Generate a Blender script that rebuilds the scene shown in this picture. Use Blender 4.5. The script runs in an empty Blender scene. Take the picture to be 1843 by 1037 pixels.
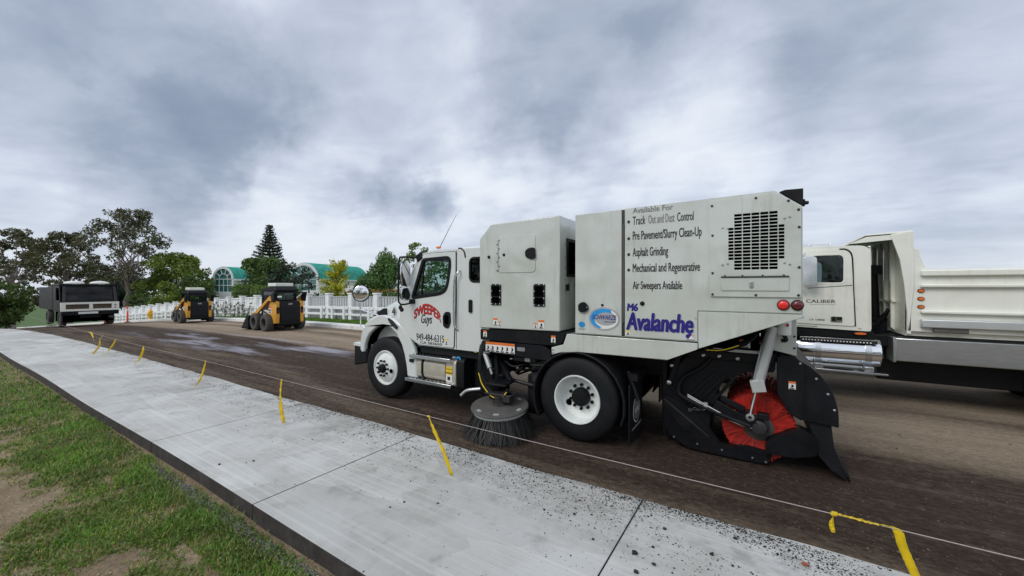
import bpy, math, random
import numpy as np
from mathutils import Vector, Matrix, noise as mnoise
from mathutils.geometry import tessellate_polygon
R = math.radians
random.seed(7); rng = np.random.default_rng(11)
sc = bpy.context.scene
COL = sc.collection

# ---------------------------------------------------------------- camera
cam_d = bpy.data.cameras.new('camera'); cam = bpy.data.objects.new('camera', cam_d); COL.objects.link(cam)
cam.location = (0, 0, 1.92); cam.rotation_euler = (R(90), 0, R(31.866))
cam_d.sensor_width = 36; cam_d.lens = 36 * 690 / 1843; cam_d.shift_y = -0.002
cam_d.clip_start = 0.05; cam_d.clip_end = 4000
sc.camera = cam

# ---------------------------------------------------------------- sky
W = bpy.data.worlds.new('World'); sc.world = W; W.use_nodes = True
def nd(t, kind, **kw):
    n = t.nodes.new(kind)
    for k, v in kw.items():
        if k.startswith('i_'):
            key = k[2:]; key = int(key) if key.isdigit() else key.replace('_', ' ')
            n.inputs[key].default_value = v
        else: setattr(n, k, v)
    return n
def mathn(t, op, a, b=None, c=None, clamp=False):
    n = t.nodes.new('ShaderNodeMath'); n.operation = op; n.use_clamp = clamp
    for i, v in enumerate((a, b, c)):
        if v is None: continue
        if isinstance(v, (int, float)): n.inputs[i].default_value = v
        else: t.links.new(v, n.inputs[i])
    return n.outputs[0]
def ramp(t, fac, stops, interp='LINEAR'):
    n = t.nodes.new('ShaderNodeValToRGB'); cr = n.color_ramp; cr.interpolation = interp
    while len(cr.elements) < len(stops): cr.elements.new(0.5)
    for e, (p, c) in zip(cr.elements, stops): e.position = p; e.color = (*c, 1) if len(c) == 3 else c
    t.links.new(fac, n.inputs[0]); return n.outputs[0]
def mixc(t, fac, a, b, mode='MIX'):
    n = t.nodes.new('ShaderNodeMix'); n.data_type = 'RGBA'; n.blend_type = mode
    for i, v in ((0, fac), (6, a), (7, b)):
        if isinstance(v, (int, float)): n.inputs[i].default_value = v
        elif isinstance(v, tuple): n.inputs[i].default_value = (*v, 1)
        else: t.links.new(v, n.inputs[i])
    return n.outputs[2]
def vmath(t, op, a, b=None):
    n = t.nodes.new('ShaderNodeVectorMath'); n.operation = op
    for i, v in enumerate((a, b)):
        if v is None: continue
        if isinstance(v, tuple): n.inputs[i].default_value = v
        else: t.links.new(v, n.inputs[i])
    return n
SUN_EL, SUN_AZ = R(43), R(203)      # soft sun above the clouds, behind the camera
def build_sky():
    t = W.node_tree; t.nodes.clear()
    out = nd(t, 'ShaderNodeOutputWorld'); bg = nd(t, 'ShaderNodeBackground')
    sky = nd(t, 'ShaderNodeTexSky', sky_type='NISHITA', sun_disc=False, sun_elevation=SUN_EL, sun_rotation=SUN_AZ)
    tc = nd(t, 'ShaderNodeTexCoord'); d = tc.outputs['Generated']
    sep = nd(t, 'ShaderNodeSeparateXYZ'); t.links.new(d, sep.inputs[0])
    zc = mathn(t, 'ADD', mathn(t, 'MAXIMUM', sep.outputs[2], 0.0), 0.16)
    cmb = nd(t, 'ShaderNodeCombineXYZ')
    t.links.new(mathn(t, 'DIVIDE', sep.outputs[0], zc), cmb.inputs[0]); t.links.new(mathn(t, 'DIVIDE', sep.outputs[1], zc), cmb.inputs[1])
    rot = nd(t, 'ShaderNodeMapping'); rot.inputs['Rotation'].default_value = (0, 0, R(-38)); rot.inputs['Scale'].default_value = (.78, 1.12, 1); t.links.new(cmb.outputs[0], rot.inputs[0]); p = rot.outputs[0]
    def nz(scale, detail, dist=0.0, off=(0, 0, 0), rough=.55):
        n = nd(t, 'ShaderNodeTexNoise', i_Scale=scale, i_Detail=detail, i_Roughness=rough, i_Distortion=dist)
        t.links.new(vmath(t, 'ADD', p, off).outputs[0], n.inputs['Vector']); return n.outputs[0]
    big = nz(.62, 3.0, .35, (3.1, 1.7, .4)); mid = nz(1.5, 6.0, .5, (.2, 5.3, 2.0)); fine = nz(4.2, 6.0, .6, (8, 3, 1))
    v = mathn(t, 'ADD', mathn(t, 'MULTIPLY', big, .45), mathn(t, 'ADD', mathn(t, 'MULTIPLY', mid, .36), mathn(t, 'MULTIPLY', fine, .19)))
    v = mathn(t, 'ADD', mathn(t, 'MULTIPLY', mathn(t, 'SUBTRACT', v, .5), 1.1), .595)
    # cloud banks: (direction, angular radius, thickness)
    wob = nd(t, 'ShaderNodeTexNoise', i_Scale=3.2, i_Detail=5.0, i_Roughness=.6)
    t.links.new(d, wob.inputs['Vector'])
    dw = vmath(t, 'ADD', d, vmath(t, 'SCALE', vmath(t, 'SUBTRACT', wob.outputs['Color'], (.5, .5, .5)).outputs[0]).outputs[0])
    dw.inputs[1].default_value = (0, 0, 0)
    scl = vmath(t, 'SUBTRACT', wob.outputs['Color'], (.5, .5, .5)); s2 = nd(t, 'ShaderNodeVectorMath', operation='SCALE'); s2.inputs['Scale'].default_value = .38
    t.links.new(scl.outputs[0], s2.inputs[0]); t.links.new(s2.outputs[0], dw.inputs[1])
    dn = vmath(t, 'NORMALIZE', dw.outputs[0]).outputs[0]
    for (x, y, z, rad, a) in CLOUD_BANKS:
        l = math.sqrt(x*x + y*y + z*z)
        dot = vmath(t, 'DOT_PRODUCT', dn, (x/l, y/l, z/l)).outputs['Value']
        mr = nd(t, 'ShaderNodeMapRange', interpolation_type='SMOOTHSTEP'); mr.inputs[1].default_value = math.cos(rad); mr.inputs[2].default_value = 1.0
        mr.inputs[3].default_value = 0; mr.inputs[4].default_value = a
        t.links.new(dot, mr.inputs[0]); v = mathn(t, 'ADD', v, mr.outputs[0])
    c = ramp(t, v, [(.08, (.215, .270, .375)), (.32, (.325, .385, .495)), (.50, (.525, .580, .695)), (.66, (.725, .78, .87)), (.88, (.90, .93, .97))], 'LINEAR')
    hor = nd(t, 'ShaderNodeMapRange', interpolation_type='SMOOTHSTEP'); hor.inputs[1].default_value = .0; hor.inputs[2].default_value = .22; hor.inputs[3].default_value = .45; hor.inputs[4].default_value = 0
    t.links.new(sep.outputs[2], hor.inputs[0])
    c = mixc(t, hor.outputs[0], c, (.66, .715, .80))
    skyc = mixc(t, 1.0, sky.outputs[0], (.09, .09, .09), 'MULTIPLY')
    c = mixc(t, .92, skyc, c)
    t.links.new(c, bg.inputs[0]); bg.inputs[1].default_value = 1.0
    t.links.new(bg.outputs[0], out.inputs[0])
# (bearing and elevation in degrees, angular radius, brighter or darker)
CLOUD_BANKS = [(math.sin(R(b))*math.cos(R(e)), math.cos(R(b))*math.cos(R(e)), math.sin(R(e)), r, a) for b, e, r, a in (
    (-75.2, 18.9, 0.30, -0.31), (-69.5, 17.8, 0.14, -0.12), (-80.1, 24.7, 0.35, 0.03), (-49.7, 13.2, 0.12, -0.17), (-56.7, 11.7, 0.11, -0.15), (-43.7, 14.2, 0.10, -0.16), (-42.7, 15.5, 0.1, -0.1), (-21.3, 29.4, 0.33, -0.26), (-1.2, 30.6, 0.3, -0.16), (-55.5, 28.9, 0.25, -0.08), (-33.6, 21.0, 0.16, 0.14), (-7.8, 22.0, 0.26, 0.22), (10.9, 16.9, 0.3, -0.05), (-59.5, 8.4, 0.14, 0.12), (-25.4, 14.9, 0.16, 0.12), (-73.9, 7.1, 0.12, -0.12), (-77.7, 10.6, 0.14, 0.08), (8.1, 9.8, 0.14, 0.1), (14.3, 2.6, 0.16, -0.08), (-7.8, 13.8, 0.07, -0.1))]
build_sky()
sun_d = bpy.data.lights.new('sun', 'SUN'); sun = bpy.data.objects.new('sun', sun_d); COL.objects.link(sun)
sun_d.energy = 1.25; sun_d.angle = R(28); sun_d.color = (1, .97, .92)
# light arrives from behind and left of the photographer
sun_dir = Vector((-.40, -.95, .95)).normalized()
sun.rotation_euler = sun_dir.to_track_quat('Z', 'Y').to_euler()
vs = sc.view_settings; vs.view_transform = 'Standard'; vs.look = 'None'; vs.gamma = 1; vs.use_curve_mapping = False; vs.exposure = 0.12
sc.render.engine = 'CYCLES'

# ---------------------------------------------------------------- materials
MATS = {}
def mat(name, rgb, rough=.5, metal=0., var=.12, scale=6., bump=0., bscale=60., coat=0., spec=.5, rand=0., dirt=None, dscale=2.0, damt=.4, stretch=None, trans=0., streak=None, samt=.3, wave=0.):
    if name in MATS: return MATS[name]
    m = bpy.data.materials.new(name); m.use_nodes = True; t = m.node_tree; b = t.nodes['Principled BSDF']
    tc = nd(t, 'ShaderNodeTexCoord'); co = tc.outputs['Object']
    if stretch:
        mp = nd(t, 'ShaderNodeMapping'); mp.inputs['Scale'].default_value = stretch; t.links.new(co, mp.inputs[0]); co = mp.outputs[0]
    n = nd(t, 'ShaderNodeTexNoise', i_Scale=scale, i_Detail=6.0, i_Roughness=.6); t.links.new(co, n.inputs['Vector'])
    lo = tuple(max(0, c * (1 - var)) for c in rgb); hi = tuple(min(1, c * (1 + var)) for c in rgb)
    c = ramp(t, n.outputs[0], [(.3, lo), (.7, hi)])
    if dirt:
        n2 = nd(t, 'ShaderNodeTexNoise', i_Scale=dscale, i_Detail=8.0, i_Roughness=.68); t.links.new(co, n2.inputs['Vector'])
        f = ramp(t, n2.outputs[0], [(.48, (0, 0, 0)), (.75, (1, 1, 1))])
        c = mixc(t, mathn(t, 'MULTIPLY', f, damt), c, dirt)
    if streak:
        ms = nd(t, 'ShaderNodeMapping'); ms.inputs['Scale'].default_value = (9, 9, .7); t.links.new(tc.outputs['Object'], ms.inputs[0])
        ns = nd(t, 'ShaderNodeTexNoise', i_Scale=1.6, i_Detail=7.0, i_Roughness=.7); t.links.new(ms.outputs[0], ns.inputs['Vector'])
        nm = nd(t, 'ShaderNodeTexNoise', i_Scale=1.1, i_Detail=3.0); t.links.new(tc.outputs['Object'], nm.inputs['Vector'])
        fs = mathn(t, 'MULTIPLY', ramp(t, ns.outputs[0], [(.52, (0, 0, 0)), (.74, (1, 1, 1))]), ramp(t, nm.outputs[0], [(.40, (0, 0, 0)), (.62, (1, 1, 1))]))
        c = mixc(t, mathn(t, 'MULTIPLY', fs, samt), c, streak)
    if rand:
        g = nd(t, 'ShaderNodeNewGeometry'); k = ramp(t, g.outputs['Random Per Island'], [(0, (1 - rand,) * 3), (.5, (1, 1, 1)), (1, (1 + rand, 1 + rand * .9, 1 + rand * .4))])
        c = mixc(t, 1.0, c, k, 'MULTIPLY')
    t.links.new(c, b.inputs['Base Color'])
    b.inputs['Roughness'].default_value = rough; b.inputs['Metallic'].default_value = metal
    b.inputs['Specular IOR Level'].default_value = spec; b.inputs['Coat Weight'].default_value = coat; b.inputs['Coat Roughness'].default_value = .06; b.inputs['Coat IOR'].default_value = 1.6
    if bump:
        n3 = nd(t, 'ShaderNodeTexNoise', i_Scale=bscale, i_Detail=5.0); t.links.new(co, n3.inputs['Vector'])
        bp = nd(t, 'ShaderNodeBump', i_Strength=bump, i_Distance=.01); t.links.new(n3.outputs[0], bp.inputs['Height']); t.links.new(bp.outputs[0], b.inputs['Normal'])
    if wave:
        nw = nd(t, 'ShaderNodeTexNoise', i_Scale=2.4, i_Detail=1.0); t.links.new(tc.outputs['Object'], nw.inputs['Vector'])
        bp = nd(t, 'ShaderNodeBump', i_Strength=wave, i_Distance=.05); t.links.new(nw.outputs[0], bp.inputs['Height']); t.links.new(bp.outputs[0], b.inputs['Normal']); t.links.new(bp.outputs[0], b.inputs['Coat Normal'])
    if rough < .6 and not metal:
        rr = ramp(t, n.outputs[0], [(.3, (rough * .85,) * 3), (.7, (min(1, rough * 1.2),) * 3)]); t.links.new(rr, b.inputs['Roughness'])
    if trans:
        tr = nd(t, 'ShaderNodeBsdfTranslucent'); t.links.new(c, tr.inputs[0]); mx = nd(t, 'ShaderNodeMixShader'); mx.inputs[0].default_value = trans
        o = t.nodes['Material Output']; t.links.new(b.outputs[0], mx.inputs[1]); t.links.new(tr.outputs[0], mx.inputs[2]); t.links.new(mx.outputs[0], o.inputs[0])
    MATS[name] = m; return m
def glass(name, tint, gloss=.5):
    if name in MATS: return MATS[name]
    m = bpy.data.materials.new(name); m.use_nodes = True; t = m.node_tree; t.nodes.remove(t.nodes['Principled BSDF'])
    a = nd(t, 'ShaderNodeBsdfTransparent'); a.inputs[0].default_value = (*tint, 1)
    g = nd(t, 'ShaderNodeBsdfGlossy'); g.inputs['Roughness'].default_value = .03
    lw = nd(t, 'ShaderNodeLayerWeight', i_Blend=.5); n = nd(t, 'ShaderNodeTexNoise', i_Scale=3.0)
    mx = nd(t, 'ShaderNodeMixShader'); t.links.new(mathn(t, 'ADD', mathn(t, 'MULTIPLY', mathn(t, 'POWER', lw.outputs['Facing'], 3.5), gloss), mathn(t, 'MULTIPLY', n.outputs[0], .07), clamp=True), mx.inputs[0])
    t.links.new(a.outputs[0], mx.inputs[1]); t.links.new(g.outputs[0], mx.inputs[2]); t.links.new(mx.outputs[0], t.nodes['Material Output'].inputs[0])
    MATS[name] = m; return m
def M(n): return MATS[n]
mat('white_paint', (.575, .605, .555), .2, var=.04, scale=1.2, coat=1., dirt=(.36, .36, .30), dscale=1.7, damt=.38, streak=(.26, .25, .21), samt=.48, wave=.5)
mat('cab_white', (.67, .70, .675), .2, var=.02, scale=1.5, coat=.6, dirt=(.42, .41, .36), dscale=2.4, damt=.22, streak=(.36, .34, .29), samt=.25, wave=.12)
mat('cream_paint', (.84, .85, .76), .3, var=.04, scale=1.5, coat=.3, dirt=(.5, .46, .36), dscale=2.2, damt=.22, streak=(.38, .33, .25), samt=.35, wave=.15)
mat('black_paint', (.0065, .007, .009), .45, var=.3, scale=5, dirt=(.030, .027, .025), dscale=3.5, damt=.4, spec=.22)
mat('black_plastic', (.006, .0065, .007), .5, var=.3, scale=8, dirt=(.022, .021, .020), dscale=5, damt=.4, spec=.25)
mat('rubber', (.0085, .009, .011), .6, var=.25, scale=9, bump=.25, bscale=90, dirt=(.032, .028, .026), dscale=4, damt=.4, spec=.25)
mat('dusty_rubber', (.07, .066, .062), .8, var=.25, scale=9, bump=.25, bscale=60)
mat('steel', (.52, .53, .54), .35, 1., var=.15, scale=9, bump=.05)
mat('chrome', (.85, .86, .88), .09, 1., var=.05, scale=4)
mat('brushed_steel', (.62, .64, .66), .25, 1., var=.12, scale=6, stretch=(1, 8, 8))
mat('tank_metal', (.62, .575, .475), .4, .55, var=.1, scale=6)
mat('rim_white', (.80, .83, .80), .3, var=.05, scale=6, dirt=(.4, .38, .34), dscale=5, damt=.3)
mat('grey_cylinder', (.55, .57, .56), .3, .3, var=.08, scale=8, dirt=(.3, .28, .25), damt=.3)
mat('dark_metal', (.045, .045, .048), .5, .5, var=.3, scale=9, dirt=(.1, .085, .07), dscale=5, damt=.5)
mat('dusty_plate', (.125, .12, .112), .55, .3, var=.2, scale=6, dirt=(.12, .10, .085), dscale=4, damt=.6)
mat('red_bristle', (.54, .026, .016), .5, var=.35, scale=7, rand=.3, dirt=(.20, .02, .014), dscale=6, damt=.6)
mat('red_core', (.46, .022, .015), .6, var=.3, scale=12)
mat('dark_bristle', (.013, .0125, .012), .6, var=.3, scale=9, rand=.5)
mat('red_text', (.52, .022, .022), .4, var=.1)
mat('black_text', (.014, .014, .016), .45, var=.2)
mat('grey_text', (.20, .20, .205), .5, var=.25, scale=10)
mat('blue_text', (.020, .016, .19), .35, var=.1)
mat('sky_blue', (.025, .30, .68), .35, var=.15)
mat('silver_print', (.42, .43, .44), .35, .2, var=.1)
mat('orange_print', (.75, .17, .02), .5, var=.1)
mat('yellow_print', (.80, .55, .03), .5, var=.1)
mat('white_print', (.78, .78, .74), .5, var=.05)
mat('red_lens', (.75, .020, .015), .15, var=.1, coat=.6)
mat('dark_red_lens', (.12, .008, .012), .15, var=.2, coat=.6)
mat('orange_lens', (.80, .17, .03), .2, var=.1, coat=.5)
mat('machine_yellow', (.74, .36, .030), .38, var=.1, scale=4, dirt=(.28, .18, .07), dscale=3, damt=.45, coat=.2)
mat('seat_grey', (.10, .105, .11), .8, var=.2)
mat('ribbon_yellow', (.86, .63, .012), .4, var=.12, scale=14, trans=.3)
mat('string', (.40, .35, .33), .8, var=.2, scale=20)
mat('fence_white', (.88, .89, .89), .6, var=.04, scale=3, dirt=(.7, .7, .67), damt=.2, spec=.3)
mat('fence_grey', (.50, .52, .525), .6, var=.12, scale=4)
mat('concrete_pale', (.74, .74, .72), .85, var=.1, scale=3, bump=.2, dirt=(.4, .38, .34), dscale=2.5, damt=.5)
mat('green_copper', (.055, .37, .29), .65, .0, var=.22, scale=1.5, dirt=(.03, .22, .18), dscale=1.2, damt=.5, spec=.2)
mat('stucco_white', (.74, .75, .75), .8, var=.05, scale=2)
mat('bark', (.17, .13, .11), .9, var=.35, scale=6, bump=.5, bscale=14)
mat('bark_grey', (.33, .27, .25), .85, var=.35, scale=4, bump=.4, bscale=10)
mat('leaf_dark', (.098, .104, .046), .55, var=.35, scale=.7, rand=.5, trans=.15)
mat('leaf_pine', (.030, .052, .026), .6, var=.3, scale=.8, rand=.45, trans=.1)
mat('leaf_mid', (.088, .150, .030), .5, var=.4, scale=.6, rand=.5, trans=.22)
mat('leaf_bright', (.175, .240, .036), .5, var=.45, scale=.45, rand=.5, trans=.28)
mat('leaf_willow', (.105, .205, .056), .5, var=.3, scale=.8, rand=.45, trans=.22)
mat('leaf_yellow', (.50, .50, .030), .5, var=.45, scale=.6, rand=.4, trans=.3)
mat('leaf_hedge', (.11, .19, .024), .5, var=.3, scale=1.2, rand=.4, trans=.2)
mat('flower_orange', (.65, .20, .05), .6, rand=.4)
mat('grass_blade', (.125, .245, .026), .5, var=.55, scale=1.6, rand=.5, trans=.3)
mat('grass_dry', (.36, .33, .10), .6, var=.4, scale=2.0, rand=.4, trans=.3)
mat('stone_dark', (.022, .022, .024), .85, var=.3, rand=.5)
mat('gravel_grey', (.20, .20, .195), .9, var=.3, rand=.5)
mat('road_grit', (.11, .090, .072), .9, var=.4, rand=.7)
mat('joint_grit', (.17, .165, .155), .95, var=.3, scale=20)
mat('pale_stone', (.48, .42, .33), .85, var=.2, rand=.4)
mat('panel_brown', (.17, .115, .07), .7, var=.3)
mat('brick_chip', (.30, .085, .05), .85, var=.25, bump=.4)
mat('delineator', (.80, .08, .03), .45, var=.1)
mat('hydrant_yellow', (.82, .47, .02), .4, var=.1)
glass('clear_glass', (.80, .88, .86), .6)
glass('tinted_glass', (.36, .42, .42), .5)
glass('black_glass', (.02, .025, .03), .12)
glass('dark_glass', (.06, .08, .09), .8)
mat('window_teal', (.03, .15, .14), .08, var=.4, scale=.5, coat=.8)
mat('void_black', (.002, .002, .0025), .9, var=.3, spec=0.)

# ---------------------------------------------------------------- mesh builder
def unit(v):
    v = Vector(v); return v.normalized()
class MB:
    def __init__(s): s.v = []; s.f = []; s.k = []
    def add(s, vs, fs):
        o = len(s.v); s.k.append((o, len(s.f))); s.v += [tuple(v) for v in vs]; s.f += [tuple(i + o for i in f) for f in fs]; return s
    def obox(s, c, a, b, d):
        c, a, b, d = map(Vector, (c, a, b, d)); vs = [c + a*i + b*j + d*k for i in (-1, 1) for j in (-1, 1) for k in (-1, 1)]
        fs = [(0, 1, 3, 2), (4, 6, 7, 5), (0, 4, 5, 1), (2, 3, 7, 6), (0, 2, 6, 4), (1, 5, 7, 3)]
        if a.cross(b).dot(d) < 0: fs = [f[::-1] for f in fs]
        return s.add(vs, fs)
    def box(s, x0, x1, y0, y1, z0, z1):
        return s.obox(((x0+x1)/2, (y0+y1)/2, (z0+z1)/2), ((x1-x0)/2, 0, 0), (0, (y1-y0)/2, 0), (0, 0, (z1-z0)/2))
    def bar(s, p, q, w, h, up=(0, 0, 1)):
        p, q = Vector(p), Vector(q); d = q - p; L = d.length; d.normalize(); up = Vector(up)
        if abs(d.dot(up)) > .99: up = Vector((0, 1, 0))
        a = d.cross(up).normalized(); b = a.cross(d)
        return s.obox((p+q)/2, d*L/2, a*w/2, b*h/2)
    def plate(s, outer, holes=(), a=0, b=.01, axis='y'):
        loops = [list(outer)] + [list(h) for h in holes]
        tri = tessellate_polygon([[Vector((p[0], p[1], 0)) for p in l] for l in loops]); flat = [p for l in loops for p in l]; n = len(flat)
        mp = {'y': lambda p, t: (p[0], t, p[1]), 'x': lambda p, t: (t, p[0], p[1]), 'z': lambda p, t: (p[0], p[1], t)}[axis]
        vs = [mp(p, a) for p in flat] + [mp(p, b) for p in flat]; fs = []
        def ar(l): return sum(l[i][0]*l[(i+1) % len(l)][1] - l[(i+1) % len(l)][0]*l[i][1] for i in range(len(l)))
        # orientation: seen from -y (x right, z up) counter-clockwise faces the viewer
        flip = (axis == 'x' or axis == 'z')
        lo, hi = (a < b), None
        for t3 in tri:
            A, B, C = (flat[i] for i in t3)
            if (B[0]-A[0])*(C[1]-A[1]) - (C[0]-A[0])*(B[1]-A[1]) < 0: t3 = (t3[0], t3[2], t3[1])
            t3 = tuple(t3)
            f1, f2 = t3, tuple(i + n for i in t3[::-1])
            if flip != (a > b): f1, f2 = f1[::-1], f2[::-1]
            fs += [f1, f2]
        o = 0
        for k, l in enumerate(loops):
            m = len(l); ccw = ar(l) > 0
            for i in range(m):
                j = (i+1) % m; q = (o+i, o+i+n, o+j+n, o+j)
                if (ccw == (k == 0)) == (flip != (a > b)): q = q[::-1]
                fs.append(q[::-1] if False else q)
            o += m
        return s.add(vs, fs)
    def prism(s, pts, a, b, axis='y'): return s.plate(pts, (), a, b, axis)
    def tube(s, path, r, n=8, cap=True):
        path = [Vector(p) for p in path]; m = len(path); rs = r if isinstance(r, (list, tuple)) else [r]*m
        vs = []; prev = None
        for i, p in enumerate(path):
            d = (path[min(i+1, m-1)] - path[max(i-1, 0)]); d = d.normalized() if d.length > 1e-9 else Vector((0, 0, 1))
            if prev is None:
                u = d.cross(Vector((0, 0, 1)) if abs(d.z) < .9 else Vector((1, 0, 0))).normalized()
            else:
                u = (prev - d*prev.dot(d)); u = u.normalized() if u.length > 1e-6 else d.orthogonal().normalized()
            prev = u; w = d.cross(u)
            vs += [p + (u*math.cos(2*math.pi*k/n) + w*math.sin(2*math.pi*k/n))*rs[i] for k in range(n)]
        fs = [(i*n+k, i*n+(k+1) % n, (i+1)*n+(k+1) % n, (i+1)*n+k) for i in range(m-1) for k in range(n)]
        if cap: fs += [tuple(range(n))[::-1], tuple((m-1)*n+k for k in range(n))]
        return s.add(vs, fs)
    def cyl(s, p, q, r, n=16, r2=None): return s.tube([p, q], [r, r if r2 is None else r2], n)
    def lathe(s, c, axis, prof, n=32, a0=0., a1=None):
        c = Vector(c); ax = unit(axis); u = ax.orthogonal().normalized()
        if abs(ax.y) > .9: u = Vector((1, 0, 0))
        w = ax.cross(u); full = a1 is None; a1 = 2*math.pi if full else a1; m = n if full else n+1
        vs = []
        for k in range(m):
            t = a0 + (a1-a0)*k/n; e = u*math.cos(t) + w*math.sin(t)
            vs += [c + e*r + ax*h for r, h in prof]
        L = len(prof); fs = []
        for k in range(n):
            k2 = (k+1) % m
            for i in range(L-1): fs.append((k*L+i, k2*L+i, k2*L+i+1, k*L+i+1))
        return s.add(vs, fs)
    def grid(s, fn, nu, nv):
        vs = [fn(i/nu, j/nv) for i in range(nu+1) for j in range(nv+1)]
        fs = [(i*(nv+1)+j, (i+1)*(nv+1)+j, (i+1)*(nv+1)+j+1, i*(nv+1)+j+1) for i in range(nu) for j in range(nv)]
        return s.add(vs, fs)
    def ball(s, c, r, nu=12, nv=8):
        r = r if isinstance(r, (tuple, list)) else (r, r, r)
        def fn(u, v):
            a = u*2*math.pi; b = (v-.5)*math.pi
            return (c[0]+r[0]*math.cos(b)*math.cos(a), c[1]+r[1]*math.cos(b)*math.sin(a), c[2]+r[2]*math.sin(b))
        return s.grid(fn, nu, nv)
    def build(s, name, m, parent=None, bevel=0., smooth=None, seg=2, recalc=False, loc=None, flat=False, split=False):
        if split:      # one object for each primitive
            ks = s.k + [(len(s.v), len(s.f))]; out = []
            for (v0, f0), (v1, f1) in zip(ks, ks[1:]):
                q = MB(); q.add(s.v[v0:v1], [tuple(i-v0 for i in f) for f in s.f[f0:f1]]); out.append(q.build(name, m, parent, bevel, smooth, seg, recalc, loc, flat))
            return out[0]
        me = bpy.data.meshes.new(name); o3 = root_loc(parent) if loc is None else Vector(loc)
        me.from_pydata([(v[0]-o3[0], v[1]-o3[1], v[2]-o3[2]) for v in s.v], [], s.f)
        return finish(name, me, m, parent, bevel, smooth, seg, flat)
def root_loc(p):
    o = Vector((0, 0, 0))
    while p is not None: o += Vector(p.location); p = p.parent
    return o
def finish(name, me, m, parent=None, bevel=0., smooth=None, seg=2, flat=False):
    import bmesh
    if not flat:
        bm = bmesh.new(); bm.from_mesh(me)
        bmesh.ops.remove_doubles(bm, verts=bm.verts, dist=1e-5)
        bmesh.ops.recalc_face_normals(bm, faces=bm.faces); bm.to_mesh(me); bm.free()
    me.materials.append(MATS[m] if isinstance(m, str) else m)
    if smooth is not None:
        me.polygons.foreach_set('use_smooth', [True]*len(me.polygons)); me.set_sharp_from_angle(angle=R(smooth))
    ob = bpy.data.objects.new(name, me); COL.objects.link(ob); ob.parent = parent
    if bevel:
        b = ob.modifiers.new('bevel', 'BEVEL'); b.width = bevel; b.segments = seg; b.limit_method = 'ANGLE'; b.angle_limit = R(35); b.harden_normals = False
        me.polygons.foreach_set('use_smooth', [True]*len(me.polygons)); me.set_sharp_from_angle(angle=R(50))
    return ob
def thing(name, label, cat, loc=(0, 0, 0), rz=0., group=None):
    o = bpy.data.objects.new(name, None); COL.objects.link(o); o.location = loc; o.rotation_euler = (0, 0, rz)
    o.empty_display_size = .3
    return tag(o, label, cat, group)
def tag(o, label, cat, group=None):
    o['label'] = label; o['category'] = cat
    if group: o['group'] = group
    return o
def struct(o, kind='structure'): o['kind'] = kind; return o
def copy_tree(o, parent=None):
    c = o.copy(); COL.objects.link(c); c.parent = parent
    for ch in list(o.children): copy_tree(ch, c)
    return c
def piece(src, parent, loc, rot=None):
    c = src.copy(); COL.objects.link(c); c.parent = parent; c.location = loc
    if rot is not None: c.rotation_euler = rot
    return c
def fast_mesh(name, V, F, m, parent=None, smooth=False):
    V = np.asarray(V, dtype=np.float32).reshape(-1, 3); F = np.asarray(F, dtype=np.int32); k = F.shape[1]
    if parent is not None: V = V - np.array(root_loc(parent), dtype=np.float32)
    me = bpy.data.meshes.new(name); me.vertices.add(len(V)); me.vertices.foreach_set('co', V.ravel())
    me.loops.add(F.size); me.loops.foreach_set('vertex_index', F.ravel()); me.polygons.add(len(F))
    me.polygons.foreach_set('loop_start', np.arange(0, F.size, k, dtype=np.int32))
    me.update(calc_edges=True); me.materials.append(MATS[m])
    if smooth: me.polygons.foreach_set('use_smooth', [True]*len(F))
    ob = bpy.data.objects.new(name, me); COL.objects.link(ob); ob.parent = parent
    return ob
def curve(pts, n=6):
    P = [Vector(p) for p in pts]; P = [2*P[0]-P[1]] + P + [2*P[-1]-P[-2]]; out = []
    for i in range(1, len(P)-2):
        for k in range(n):
            t = k/n; a, b, c, d = P[i-1:i+3]
            out.append(.5*((2*b) + (c-a)*t + (2*a-5*b+4*c-d)*t*t + (3*b-a-3*c+d)*t**3))
    out.append(P[-2]); return out
def rrect(x0, x1, z0, z1, r, n=4):
    out = []
    for cx, cz, a in ((x1-r, z1-r, 0), (x0+r, z1-r, 90), (x0+r, z0+r, 180), (x1-r, z0+r, 270)):
        out += [(cx + r*math.cos(R(a+90*k/n)), cz + r*math.sin(R(a+90*k/n))) for k in range(n+1)]
    return out
def rpoly(pts, r, n=4):
    out = []; m = len(pts)
    for i in range(m):
        p = Vector(pts[i]); a = Vector(pts[i-1])-p; b = Vector(pts[(i+1) % m])-p
        ri = r[i] if isinstance(r, (list, tuple)) else r; ra = min(ri, a.length*.45); rb = min(ri, b.length*.45)
        A = p + a.normalized()*ra; B = p + b.normalized()*rb
        for k in range(n+1):
            t = k/n; out.append(tuple(A*(1-t)**2 + p*2*t*(1-t) + B*t*t))
    return out
def offset(pts, d):
    n = len(pts); out = []
    s = 1 if sum(pts[i][0]*pts[(i+1) % n][1] - pts[(i+1) % n][0]*pts[i][1] for i in range(n)) > 0 else -1
    for i in range(n):
        a = Vector(pts[i-1]); p = Vector(pts[i]); b = Vector(pts[(i+1) % n]); t = (b-a)
        t = t.normalized() if t.length > 1e-9 else Vector((1, 0)); nrm = Vector((t.y, -t.x))*s
        out.append(tuple(p + nrm*d))
    return out
def ellipse(cx, cz, a, b, n=32, t0=0, t1=360): return [(cx+a*math.cos(R(t0+(t1-t0)*k/n)), cz+b*math.sin(R(t0+(t1-t0)*k/n))) for k in range(n if t1-t0 >= 360 else n+1)]
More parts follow.
